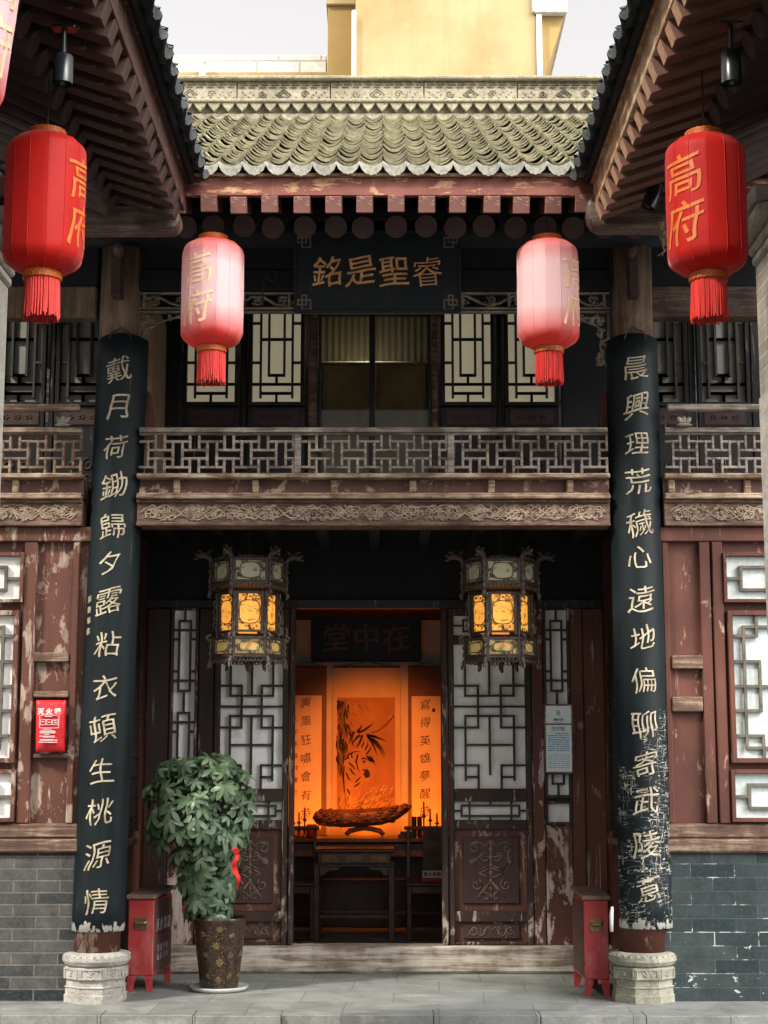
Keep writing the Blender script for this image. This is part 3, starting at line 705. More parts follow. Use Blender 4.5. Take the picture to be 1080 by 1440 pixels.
# wall backing above doors (dark), lintel
def wallbox(px0, px1, py0, py1, Y, d=.06, name='wall_board', mat='paint_dark', par=hall, bev=.004):
    x0, x1, z0, z1 = rect(px0, px1, py0, py1, Y)
    return MB().box(x0, x1, Y, Y + d, z0, z1).build(name, M[mat], par, bevel=bev)
xl, xr = X(200, 1100, YD), X(850, 1100, YD)
MB().box(xl - .1, xr + .12, YD - .01, YD + .06, zdt + .065, zc1 + .099).build('lintel_board', M['shade_wood'], hall)
MB().box(xl, xr, YD - .05, YD + .07, zdt + .001, zdt + .064).build('lintel', M['paint_black'], hall, bevel=.006)
def leaf_door(pxa, pxb, s):
    """a fixed door leaf, lattice above and carved panels below; pxa < pxb are its outer edges at mid height"""
    x0, x1, _, _ = rect(pxa, pxb, 1000, 1200, YD); zb, zt = z_thr + .002, zdt - .0
    fw = .042
    f = MB(); y0, y1 = YD - .03, YD + .03
    f.box(x0, x0 + fw, y0, y1, zb, zt); f.box(x1 - fw, x1, y0, y1, zb, zt)
    ys = [860, 866, 894, 906, 1109, 1127, 1153, 1166, 1281, 1296, 1324, 1330]
    zs = [Z(p, YD) for p in ys]
    xa, xb = x0 + fw, x1 - fw
    for a, b in ((0, 1), (2, 3), (4, 5), (6, 7), (8, 9)):
        f.box(xa, xb, y0 + .002, y1 - .002, zs[b], zs[a] if a else zt)
    f.box(xa, xb, y0 + .002, y1 - .002, zb, zs[10])
    fo = f.build('door_leaf', M['frame'], hall, bevel=.005)
    g = .001
    for (t, b, segs, tt) in ((1, 2, mirror([(0, .5, .14, .5), (.14, .22, .14, .78), (.14, .22, .4, .22), (.14, .78, .4, .78), (.4, 0, .4, 1)]), .007), (3, 4, LEAF, .0075), (5, 6, BAND, .007)):
        MB().box(xa + g, xb - g, YD + .012, YD + .018, zs[b] + g, zs[t] - g).build('pane', M['paper'], fo)
        lattice(segs, xa, xb, zs[b], zs[t], YD, tt, M['lattice'], fo)
    for (t, b, big) in ((7, 8, True), (9, 10, False)):
        p = MB().box(xa + g, xb - g, YD + .005, YD + .02, zs[b] + g, zs[t] - g)
        p.build('panel_field', M['paint_worn'], fo)
        ix, iz = (.055, .05) if big else (.055, .018)
        q = MB().box(xa + ix, xb - ix, YD - .012, YD + .0048, zs[b] + iz, zs[t] - iz)
        qo = q.build('carved_panel', M['panel'], fo, bevel=.006); q = MB()
        cx, cz = (xa + xb)/2, (zs[t] + zs[b])/2; H = zs[t] - zs[b] - 2*iz; W = xb - xa - 2*ix; Yr = YD - .013
        if big:
            for sg in (-1, 1):
                def T(pts, r): q.tube([(cx + sg*a*W, Yr, cz + b*H) for a, b in pts], r, 5)
                for (c, e, r, tn, a0, sn) in ((.28, .33, .10, 1.2, 2.4, -1), (.26, -.22, .09, 1.3, 2.0, 1), (.12, .22, .09, .8, 4.0, 1), (.1, -.40, .07, .8, 1.2, 1)):
                    q.tube([(cx + sg*(xx - (cx + c*W)) + sg*c*W if False else cx + sg*(xx), Yr, zz) for xx, _, zz in spiral(c*W, cz + e*H, r*H, tn, a0, Yr, sn)], .0058, 5)
                T([(.0, .42), (.1, .36), (.2, .41), (.33, .38)], .006); T([(.02, .18), (.18, .22), (.30, .12), (.2, .0), (.05, .06)], .006)
                T([(.22, -.05), (.0, .04)], .005); T([(.22, -.05), (.0, -.12)], .005); T([(.02, -.18), (.15, -.3), (.24, -.42)], .006); T([(.0, -.16), (.08, -.26), (.16, -.36)], .005)
                for k in range(7):
                    aa = -.6 + k*.35; T([(.27, .12), (.27 + .12*math.cos(aa), .12 + .07*math.sin(aa))], .004)
            q.tube([(cx, Yr, cz - H*.44), (cx, Yr, cz + H*.44)], .006, 5)
            for k in range(8): q.ball((cx, Yr, cz + H*(.42 - k*.115)), .02 - .001*k, .006, .012, 8, 4)
        else:
            for sg in (-1, 1):
                q.tube([(cx + sg*W*.5*k/20, Yr, cz + H*.3*math.sin(k*.63)) for k in range(18)], .0042, 5)
                q.tube(spiral(cx + sg*W*.33, cz, H*.32, 1.3, 1.0, Yr, sg), .004, 5); q.tube(spiral(cx + sg*W*.14, cz, H*.28, 1.2, 2.0, Yr, -sg), .004, 5)
        q.build('relief', M['panel_high'], fo, smooth=True)
    return fo
leaf_door(300, 405.5, -1)
leaf_door(630.5, 748, 1)
# slim door jamb posts lining the opening
for (a, b) in ((406.5, 413.5), (621, 629.8)):
    x0, x1, _, _ = rect(a, b, 1000, 1200, YD); MB().box(x0, x1, YD - .045, YD + .09, z_thr + .001, zdt).build('door_jamb', M['frame'], hall, bevel=.006)
# posts between leaf and side window, and panelled sides
def post(pxa, pxb, mat='paint_dark', dy=-.02, name='post', top=None):
    x0, x1, _, _ = rect(pxa, pxb, 1000, 1200, YD); return MB().box(x0, x1, YD + dy, YD + .07, z_thr + .001, zdt).build(name, M[mat], hall, bevel=.006)
post(277, 299.5, 'paint_dark'); post(748.5, 765.5, 'paint_post')
post(203, 236, 'paint_dark', -.015); post(804.5, 822, 'paint', -.03); post(822.3, 852, 'paint', -.01)
for (pa, pb, s) in ((237, 276, -1), (766, 804, 1)):
    x0, x1, _, _ = rect(pa, pb, 1000, 1200, YD)
    fw = .02
    za, zb, zc, zd = Z(858, YD), Z(1118, YD), Z(1130, YD), Z(1156, YD)
    wo = window(0, 0, 0, 0, YD, SIDE, M['paper'], M['lattice'], M['frame'], xz=(x0 + fw, x1 - fw, zb, za - .0), t=.0075, fw=.0195)
    window(0, 0, 0, 0, YD, [], M['paper'], M['lattice'], M['frame'], xz=(x0 + fw, x1 - fw, zd, zc), fw=.0195)
    MB().box(x0 + .001, x1 - .001, YD - .012, YD + .03, z_thr + .001, zd - .021).build('lower_panel', M['paint_low'], hall, bevel=.004)
# porch side walls (returns) with a slatted shutter and a sill on each
for s, xw in ((-1, XL + .03), (1, XR - .03)):
    rw = MB().box(xw + s*.0, xw + s*.06, .10, YD - .031, .001, zc1 + .099).build('porch_side_wall', M['paint'], hall)
    MB().box(xw - s*.045, xw - s*.001, .25, 1.12, Z(1190, .6), Z(1181, .6)).build('window_sill', M['sill'], rw, bevel=.005)
    sh = MB()
    sh.box(xw - s*.02, xw - s*.0012, .28, 1.1, Z(1172, .6), Z(900, .6))
    sh.box(xw - s*.035, xw - s*.021, .28, .34, Z(1172, .6), Z(860, .6)); sh.box(xw - s*.035, xw - s*.021, 1.04, 1.1, Z(1172, .6), Z(860, .6))
    for k in range(9):
        zz = Z(1150 - k*29, .6); sh.box(xw - s*.032, xw - s*.0205, .345, 1.035, zz - .008, zz + .008)
    sh.build('shutter', M['paint_dark'], rw, bevel=.003)
# ================================================================== GROUND FLOOR: side bays
def side_bay(s):
    colx = XL if s < 0 else XR
    xa, xb = (HX0, colx - .10) if s < 0 else (colx + .10, HX1)
    zs1, zs0 = Z(1158, 0), Z(1199, 0)
    br = MB().box(xa, xb, 0, .25, .001, zs0 - .001).build('brick_wall', M['brick'] if s < 0 else M['brick_dark'], hall)
    MB().box(xa, xb, -.035, .22, zs0, (zs0+zs1)/2 - .004).box(xa, xb, -.02, .22, (zs0+zs1)/2 - .003, zs1).build('wall_sill', M['sill'], br, bevel=.012)
    zt = zc0 - .002
    bo = MB().box(xa, xb, .02, .12, zs1 + .001, zt).build('wall_board', M['paint'] if s > 0 else M['paint_worn'], hall)
    top0 = Z(762, 0)
    fr = MB().box(xa, xb, -.03, .0195, top0, zt - .001)
    def V(px0, px1, py0, py1, dy): 
        x0, x1, z0, z1 = rect(px0, px1, py0, py1, 0); fr.box(x0, x1, dy, .0195, z0, z1)
    zz = (zs1 + .0015)
    if s < 0:
        for (a, b, dy) in ((98, 107, -.02), (29, 47, -.022)):
            x0, x1, _, _ = rect(a, b, 960, 1000, 0); fr.box(x0, x1, dy, .0195, zz, top0 - .001)
        fr.build('wall_frame', M['paint_worn'], bo, bevel=.005)
        for (a, b) in ((918, 931), (972, 981), (1060, 1066)):
            x0, x1, z0, z1 = rect(48, 97.5, a, b, 0); MB().box(x0, x1, -.028, .0194, z0, z1).build('wall_rail', M['sill'], bo, bevel=.006)
    else:
        for (a, b, dy) in ((936, 944, -.015), (988, 1003, -.022), (1006, 1021, -.026)):
            x0, x1, _, _ = rect(a, b, 960, 1000, 0); fr.box(x0, x1, dy, .0195, zz, top0 - .001)
        fr.build('wall_frame', M['paint'], bo, bevel=.005)
        for (a, b) in ((922, 941), (980, 1001)):
            x0, x1, z0, z1 = rect(944.5, 987.5, a, b, 0); MB().box(x0, x1, -.03, .0194, z0, z1).build('wall_rail', M['sill'], bo, bevel=.006)
    # lattice window in three lights
    ex = X(28, 980, 0) if s < 0 else X(1022, 980, 0); W = .95
    pap = M['paper'] if s < 0 else M['paper_blue']
    for (a, b, segs, ins) in ((783, 843, SQ, .018), (866, 1066, MAINW, .045), (1088, 1150, SQ, .028)):
        z0, z1 = Z(b, 0), Z(a, 0)
        i = ins
        x0, x1 = (ex - W + i, ex - i) if s < 0 else (ex + i, ex + W - i)
        full = [(u0*.5, w0, u1*.5, w1) for u0, w0, u1, w1 in segs]; full = mirror(full)
        window(0, 0, 0, 0, -.012, full, pap, M['lattice_grey'], M['paint_worn'] if s < 0 else M['paint'], xz=(x0, x1, z0, z1), t=.009, fw=.017 + i*.3)
side_bay(-1); side_bay(1)
# ================================================================== UPPER FLOOR
zf = zc1 + .101
zwt = Z(425, YW)
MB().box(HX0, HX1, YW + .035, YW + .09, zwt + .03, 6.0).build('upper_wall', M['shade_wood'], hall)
def balc_window(pa, pb, paper, frame='paint_black'):
    fo = window(pa, pb, 440, 566, YW, BALC, M[paper], M['lattice'], M[frame], t=.0085, fw=.03)
    x0, x1, z0, z1 = rect(pa, pb, 440, 566, YW)
    zz0, zz1 = Z(598, YW), Z(577, YW)
    MB().box(x0 - .03, x1 + .03, YW - .02, YW + .03, zz0 - .02, zz1 + .02).build('apron_panel', M['paint_black'], fo, bevel=.004)
    c = MB().box(x0 + .01, x1 - .01, YW - .027, YW - .0202, zz0, zz1)
    for k in range(3):
        cx = x0 + (x1 - x0)*(.25 + .25*k)
        for q in range(5): c.ball((cx + .018*math.cos(q*1.3), YW - .028, (zz0+zz1)/2 + .012*math.sin(q*1.3)), .012, .005, .007, 6, 4)
    c.build('apron_carving', M['carve_grey'] if False else M['panel'], fo)
    lo = MB().box(x0 - .03, x1 + .03, YW - .018, YW + .03, zf + .001, zz0 - .0205)
    lo.build('lower_board', M['paint_black'], fo)
    lc = MB(); cx = (x0+x1)/2; zm = (zf + zz0)/2 - .01
    for sg in (-1, 1):
        lc.tube(spiral(cx + sg*.055, zm + .05, .05, 1.3, 1.57, YW - .02, sg), .007, 5); lc.tube(spiral(cx + sg*.06, zm - .06, .05, 1.3, -1.57, YW - .02, -sg), .007, 5)
    lc.build('lower_carving', M['panel'], fo)
for pa, pb, pp in ((264, 331, 'paper_warm'), (355.5, 423, 'paper_warm'), (625.5, 690, 'paper_warm'), (714.5, 779, 'paper_warm'), (-4, 60, 'paper_dim'), (86, 150, 'paper_dim'), (897, 960, 'paper_dim'), (985, 1047, 'paper_dim')):
    balc_window(pa, pb, pp)
def upost(pa, pb, mat='paint_black', dy=0.0, d=.05):
    x0, x1, _, _ = rect(pa, pb, 500, 520, YW); MB().box(x0, x1, YW + dy, YW + d, zf + .001, zwt + .028).build('upper_post', M[mat], hall, bevel=.004)
upost(-120, -12); upost(70, 77); upost(158, 226, 'shade_wood'); upost(226.5, 255, 'paint_black', -.03); upost(340, 347); upost(434, 447, 'sill', .005); upost(607, 616, 'sill', .005); upost(699, 705); upost(789, 852, 'shade_wood', -.01); upost(852.5, 888, 'shade_wood'); upost(968, 977); upost(1056, 1120)
# earthen return wall at the left end of the balcony
x0, x1, z0, z1 = rect(203, 226, 470, 690, .7)
MB().box(X(190, 500, 1.0), X(227, 500, 1.0), .55, YW - .035, zf + .001, Z(420, .6)).build('earth_wall', M['earth'], hall, bevel=.02)
# centre glazed doors
x0, x1, z0, z1 = rect(448, 606, 430, 660, YW)
gd = MB(); z0 = zf + .001; z1 = zwt + .02; xm = X(523.5, 520, YW)
for (a, b) in ((x0, x0 + .02), (xm - .022, xm + .022), (x1 - .02, x1)): gd.box(a, b, YW - .02, YW + .02, z0, z1)
gd.box(x0 + .0201, x1 - .0201, YW - .018, YW + .018, z1 - .03, z1 - .001) if False else None
gd.box(x0 + .021, xm - .023, YW - .018, YW + .018, z0, z0 + .14); gd.box(xm + .023, x1 - .021, YW - .018, YW + .018, z0, z0 + .14)
gdo = gd.build('glazed_door', M['paint_black'], hall, bevel=.003)
for a, b in ((x0 + .0205, xm - .0225), (xm + .0225, x1 - .0205)):
    MB().box(a, b, YW - .003, YW + .003, z0 + .141, z1 - .002).build('pane', M['glass'], gdo)
# the room behind them: ribbed wall washed by a small lamp, low cabinet
YR = 2.5
rm = MB().box(-1.3, 1.2, YR, YR + .05, zf, 5.4).build('upper_room_wall', M['ribbed'], hall)
rf = MB().box(-1.3, -1.25, YW + .1, YR - .001, zf, 5.4).box(1.15, 1.2, YW + .1, YR - .001, zf, 5.4).box(-1.249, 1.149, YW + .1, YR - .001, 5.0, 5.05).build('upper_room_shell', M['shade_wood'], hall)
MB().box(-1.249, 1.149, YW + .095, YR - .001, zf - .03, zf + .012).build('upper_room_floor', M['cabinet'], hall)
cbx0, cbx1, cz0, cz1 = rect(455, 598, 521, 640, 2.3)
cab = thing('cabinet', 'low brown cabinet seen dimly behind the upper glass doors', 'cabinet', ((cbx0+cbx1)/2, 2.3, zf + .012))
cb = MB().box(cbx0, cbx1, 2.12, YR - .02, zf + .013, cz1); cb.build('body', M['cabinet'], cab, bevel=.006)
MB().box(cbx0 - .015, cbx1 + .015, 2.09, YR - .015, cz1 + .0005, cz1 + .02).build('top', M['cabinet'], cab, bevel=.004)
for a, b in ((0, .48), (.52, 1)):
    W_ = cbx1 - cbx0; MB().box(cbx0 + W_*a + .02, cbx0 + W_*b - .02, 2.105, 2.119, zf + .05, cz1 - .03).build('door', M['cabinet'], cab, bevel=.004)
lp = bpy.data.lights.new('wall_washer_light', 'SPOT'); lp.energy = 22; lp.spot_size = R(96); lp.spot_blend = .5; lp.color = (.95, 1, .86); lp.shadow_soft_size = .02
lo = bpy.data.objects.new('wall_washer_light', lp); C.objects.link(lo)
pz = at(515, 448, 2.22); lo.location = (pz.x, 2.21, pz.z); lo.rotation_euler = (0, 0, 0)
# ---- head beams, hanging fretwork, brackets
zh0, zh1 = Z(412, 0), Z(345, 0)
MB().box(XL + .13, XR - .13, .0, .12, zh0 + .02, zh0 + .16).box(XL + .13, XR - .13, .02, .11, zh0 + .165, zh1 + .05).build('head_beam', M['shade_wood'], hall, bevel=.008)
for a, b in ((HX0, XL - .13), (XR + .13, HX1)):
    MB().box(a, b, .0, .13, Z(446, 0), Z(402, 0)).build('side_beam', M['post_tan'] if a < 0 else M['beam_end'], hall, bevel=.01)
    MB().box(a, b, .01, .12, Z(401, 0), zh1 + .05).build('side_head_board', M['shade_wood'], hall)
for sx, colk in ((166, 'l'), (889, 'r')):
    x0, x1, z0, z1 = rect(sx - 7, sx + 7, 350, 420, -.12)
    MB().box(x0, x1, -.2, -.085, z0, z1).build('bracket_block', M['rafter_round'], hall, bevel=.006)
    MB().ball((X(sx, 358, -.22), -.2, Z(352, -.2)), .035, .06, .05, 10, 6).build('bracket_tip', M['beam_end'], hall, smooth=True)
fx0, fx1 = XL + .135, XR - .135
fz1, fz0 = Z(411, .03), Z(440, .03)
fw_ = MB()
fw_.box(fx0, fx1, .02, .06, fz1 - .012, fz1); fw_.box(fx0, fx1, .015, .065, fz0 + .022, fz0 + .036); fw_.box(fx0, fx1, .018, .062, fz0, fz0 + .012)
for px in (203, 343, 407, 650, 716, 850):
    x = min(max(X(px, 425, .03), fx0 + .01), fx1 - .01); fw_.box(x - .009, x + .009, .022, .058, fz0 + .0362, fz1 - .0122)
fo = fw_.build('hanging_fretwork', M['carve_grey'], hall, bevel=.003)
v = MB(); vine(v, fx0 + .02, fx1 - .02, fz0 + .038, fz1 - .014, .04, 5, .0105, .17, 2.0)
v.build('fret_carving', M['carve_grey'], fo, smooth=True)
def corner_bracket(x, s, drop):
    b = MB(); rnd = random.Random(5 + s)
    b.box(x, x - s*.02, .025, .055, fz0 - drop, fz0 - .001)
    for k in range(26):
        t = rnd.random(); q = rnd.random()
        if t < .5: px_, pz_ = x - s*(.03 + .30*t*2*1.0*q + .02), fz0 - .02 - .05*rnd.random()*(1.2-q)
        else: px_, pz_ = x - s*(.03 + .05*rnd.random()), fz0 - .03 - (drop - .05)*rnd.random()
        b.ball((px_, .04, pz_), .03, .011, .013, 8, 4, rnd.uniform(0, 3.1))
    b.tube([(x - s*.03, .04, fz0 - drop + .01), (x - s*.065, .04, fz0 - drop*.6), (x - s*.05, .04, fz0 - drop*.3), (x - s*.12, .04, fz0 - .07), (x - s*.22, .04, fz0 - .035), (x - s*.36, .04, fz0 - .012)], .008, 6)
    b.tube(spiral(x - s*.08, fz0 - .06, .045, 1.2, 0, .04, s), .007, 6)
    b.build('corner_bracket', M['carve_grey'], hall, smooth=True)
corner_bracket(fx0, -1, .15); corner_bracket(fx1, 1, .37)
# ================================================================== MAIN EAVE AND ROOF
YE = -1.10
zfa0, zfa1 = Z(276, YE), Z(250, YE)
SL = .5
def roof_tiles(P, ncol, w, nrow, rl, seed, mat, drip, parent, sag=.03):
    """P(u, s, h): point at u along the eave, s up the slope, h off the slope; troughs of overlapping concave tiles"""
    rnd = random.Random(seed); m = MB(); n = 6; d = MB()
    for c in range(ncol):
        cw = w*.985; u0 = c*w
        ju = rnd.uniform(-.004, .004)
        for r in range(nrow):
            s0, s1 = r*rl + rnd.uniform(-.014, .014), (r + 1)*rl + .03; ju2 = ju + rnd.uniform(-.007, .007); jh = rnd.uniform(-.006, .008)
            top = []; 
            for (s_, hh) in ((s0, .030 + jh), (s1, 0.0)):
                for i in range(n + 1):
                    t = i/n*2 - 1
                    top.append(P(u0 + w/2 + t*cw*.52 + ju2, s_, hh + .042*t*t))
            lip = [P(u0 + w/2 + (i/n*2-1)*cw*.52 + ju2, s0 + .002, jh + .030 - .013 + .042*(i/n*2-1)**2) for i in range(n + 1)]
            und = [P(u0 + w/2 + (i/n*2-1)*cw*.52 + ju2, s0 + rl*.5, jh*.5 + .004 + .042*(i/n*2-1)**2) for i in range(n + 1)]
            k = n + 1
            m.add(top + lip + und, [(i, i+1, k+i+1, k+i) for i in range(n)] + [(2*k+i, 2*k+i+1, i+1, i) for i in range(n)] + [(3*k+i, 3*k+i+1, 2*k+i+1, 2*k+i) for i in range(n)])
        # drip tile: a scalloped pan front hanging at the eave
        A = []; B = []; nn = 10; jt = rnd.uniform(-.006, .006)
        for i in range(nn + 1):
            t = i/nn*2 - 1
            h1 = .026 + .030*t*t; h2 = h1 - .020 - .030*math.sqrt(max(0, 1 - t*t)) - .003*math.cos(t*14)
            A.append((u0 + w/2 + t*w*.5, h1)); B.append((u0 + w/2 + t*w*.5, h2 + jt))
        vs = [P(u, -.012, h) for u, h in A] + [P(u, -.03, h) for u, h in B] + [P(u, .006, h) for u, h in A] + [P(u, -.016, h) for u, h in B]
        k = nn + 1
        fs = [(i, i+1, k+i+1, k+i) for i in range(nn)] + [(2*k+i, 3*k+i, 3*k+i+1, 2*k+i+1) for i in range(nn)] + [(k+i, k+i+1, 3*k+i+1, 3*k+i) for i in range(nn)] + [(i, 2*k+i, 2*k+i+1, i+1) for i in range(nn)]
        d.add(vs, fs)
    o = m.build('roof', mat, parent, smooth=False)
    d.build('drip_tile', drip, o)
    return o
ca, sa = 1/math.sqrt(1+SL*SL), SL/math.sqrt(1+SL*SL)
ez = zfa1 + .03
RX0 = -3.43
def Pm(u, s, h): return (RX0 + u, YE - .04 + s*ca - h*sa, ez + s*sa + h*ca + .0)
tw = .137; nc = 50; rl = .15; nr = 25
ro = roof_tiles(Pm, nc, tw, nr, rl, 2, M['tile'], M['tile_drip'], hall)
SLEN = nr*rl
# sheathing under the tiles, fascia
sh = MB(); a = Pm(0, .03, -.012); b = Pm(nc*tw, SLEN, -.06)
sh.hexa([Pm(0, .03, -.05), Pm(nc*tw, .03, -.05), Pm(nc*tw, SLEN + .1, -.05), Pm(0, SLEN + .1, -.05), Pm(0, .03, -.012), Pm(nc*tw, .03, -.012), Pm(nc*tw, SLEN + .1, -.012), Pm(0, SLEN + .1, -.012)])
sh.build('roof_boarding', M['shade_wood'], ro)
MB().box(RX0, RX0 + nc*tw, YE - .012, YE + .028, zfa0, zfa1).build('fascia_board', M['fascia'], hall, bevel=.004)
MB().box(RX0, RX0 + nc*tw, YE - .03, YE + .03, zfa1 + .001, zfa1 + .018).build('eave_batten', M['fascia_sun'], hall)
# rafters
zq = Z(289, YE + .02)
def rafter_mesh(name, mat, kind):
    if kind == 'sq': m = MB().beam((0, 0, 0), (0, .75, .75*.34), .098, .098)
    else: m = MB().tube([(0, 0, 0), (0, 2.6, 2.6*.47)], .068, 20)
    return m
first = None
for k in range(24):
    px = 292 + 44.2*(k - 6); x = X(px, 289, YE)
    if first is None: first = rafter_mesh('r', None, 'sq').build('rafter', M['rafter'], hall, local=True, bevel=.004); first.data.materials.append(M['cut_end_red']); first.data.polygons[2].material_index = 1
    else:
        o = first.copy(); C.objects.link(o); o.parent = hall
    (first if k == 0 else o).location = (x + random.Random(k).uniform(-.01, .01), YE + .0, zq + random.Random(k+50).uniform(-.006, .006))
first = None
yr_ = YE + .34; zrr = Z(319, yr_)
for k in range(26):
    px = 343 + 42.3*(k - 8); x = X(px, 319, yr_)
    if first is None: first = rafter_mesh('r', None, 'rd').build('round_rafter', M['rafter_round'], hall, local=True, smooth=False); o = first
    else: o = first.copy(); C.objects.link(o); o.parent = hall
    o.location = (x + random.Random(k+9).uniform(-.012, .012), yr_, zrr + random.Random(k+70).uniform(-.008, .008))
MB().box(HX0, HX1, YE + .36, YE + .40, zrr + .06, zrr + .12).build('rafter_board', M['shade_wood'], hall)
MB().tube([(HX0, .06, zrr + .22), (HX1, .06, zrr + .22)], .11, 20).build('purlin', M['shade_wood'], hall, smooth=True)
# back and sides that close the building
MB().box(HX0, HX0 + .1, .26, 5.2, 0.001, 5.2).build('end_wall', M['brick'], hall); MB().box(HX1 - .1, HX1, .26, 5.2, .001, 5.2).build('end_wall', M['brick'], hall)
MB().box(HX0 + .101, HX1 - .101, 5.0, 5.2, 0.001, 5.6).build('back_wall', M['brick'], hall)
yrg = Pm(0, SLEN, 0)[1]; zrg = Pm(0, SLEN, 0)[2]
bs = MB().hexa([(RX0, yrg + .1, zrg - .08), (RX0 + nc*tw, yrg + .1, zrg - .08), (RX0 + nc*tw, 5.6, 5.1), (RX0, 5.6, 5.1), (RX0, yrg + .1, zrg), (RX0 + nc*tw, yrg + .1, zrg), (RX0 + nc*tw, 5.6, 5.18), (RX0, 5.6, 5.18)])
bs.build('back_roof_slope', M['tile'], hall)
# ---- decorated ridge
yr0 = yrg - .10
def zr_(py): return Z(py, yr0)
rg = MB(); X0, X1 = RX0, RX0 + nc*tw
rz = [zr_(172), zr_(158), zr_(145), zr_(140), zr_(122), zr_(114), zr_(107)]
rg.box(X0, X1, yr0 + .02, yr0 + .30, rz[0] - .12, rz[1]); rgo = rg.build('ridge', M['ridge'], hall, bevel=.006)
r2 = MB().box(X0, X1, yr0 + .03, yr0 + .28, rz[1] + .001, rz[2]); r2.build('ridge_course', M['ridge_dark'], rgo)
r3 = MB().box(X0, X1, yr0 - .03, yr0 + .32, rz[2] + .001, rz[3]).box(X0, X1, yr0 - .02, yr0 + .30, rz[5] + .012, rz[6]); r3.build('ridge_moulding', M['ridge'], rgo, bevel=.008)
r4 = MB()
rnd = random.Random(8); xx = X0
while xx < X1:
    L = .75; r4.box(xx + .004, min(xx + L, X1) - .004, yr0 + .03 + rnd.uniform(-.004, .004), yr0 + .27, rz[3] + .001, rz[5] + .011); xx += L
r4o = r4.build('ridge_panel', M['ridge'], rgo, bevel=.004)
tt = MB(); k = 0; tstep = .112; x = X0
while x < X1 - tstep:         # hanging triangular tile teeth
    h = rz[2] - rz[1]
    tt.prism([(x + .004, rz[2] - .002), (x + tstep - .004, rz[2] - .002), (x + tstep*.8, rz[2] - h*.45), (x + tstep/2, rz[1] + .006), (x + tstep*.2, rz[2] - h*.45)], yr0 - .012, yr0 + .029)
    x += tstep
tt.build('ridge_teeth', M['ridge'], rgo, bevel=.003)
od = MB(); x = X0 + .375
yo = yr0 + .028
while x < X1:
    zm = (rz[3] + rz[4])/2; hh = (rz[4] - rz[3])*.42
    for sc in (1, .55): 
        pts = [(x - hh*1.3*sc, yo, zm), (x, yo, zm + hh*sc), (x + hh*1.3*sc, yo, zm), (x, yo, zm - hh*sc), (x - hh*1.3*sc, yo, zm)]; od.tube(pts, .007, 4)
    for sg in (-1, 1):
        od.tube(spiral(x + sg*.17, zm + .005, hh*.7, 1.4, 0, yo, sg), .006, 4)
        for q in range(5): od.ball((x + sg*(.24 + .022*q), yo, zm + hh*.5*math.sin(q*2.1)), .007, .007, .007, 5, 3)
    for q in range(12):
        xq = x - .36 + q*.062; od.tube([(xq, yo, rz[3] + .008), (xq + .028, yo, rz[3] + .028), (xq + .06, yo, rz[3] + .008)], .006, 4)
    for q in range(9):                  # key-fret band
        xq = x - .36 + q*.083; z0 = rz[4] + .004; z1 = rz[5] + .004; zm2 = (z0+z1)/2
        od.box(xq, xq + .06, yo - .008, yo + .001, z1 - .008, z1); od.box(xq + .012, xq + .074, yo - .008, yo + .001, zm2 - .004, zm2 + .004); od.box(xq, xq + .05, yo - .008, yo + .001, z0, z0 + .008); od.box(xq + .052, xq + .06, yo - .0085, yo + .001, zm2 + .0042, z1 - .0082)
    x += .75
od.build('ridge_ornament', M['ridge_dark'], r4o)
#@@PART2@@
# ================================================================== INSIDE THE HALL
yB = 4.75
hx0, hx1 = -1.95, 1.75
MB().box(hx0, hx1, yB, yB + .1, 0.001, 3.0).build('inner_back_wall', M['plaster'], hall)
for a, b in ((hx0 - .06, hx0 - .001), (hx1 + .001, hx1 + .06)): MB().box(a, b, 1.56, yB + .05, .001, 3.0).build('inner_side_wall', M['furniture'], hall)
MB().box(hx0, hx1, 1.56, yB - .001, 2.75, 2.8).build('inner_ceiling', M['shade_wood'], hall)
fl = MB()
for i in range(14):
    for j in range(12):
        fx, fy = hx0 + .28*i - (.14 if j % 2 else 0), 1.56 + .27*j
        if fx + .276 < hx1 and fx > hx0: fl.box(fx, fx + .276, fy, fy + .266, .0, .022 + .002*((i*7 + j*3) % 3))
tag(fl.build('hall_floor', M['floor_in'], None), kind='structure')
ZF = .024
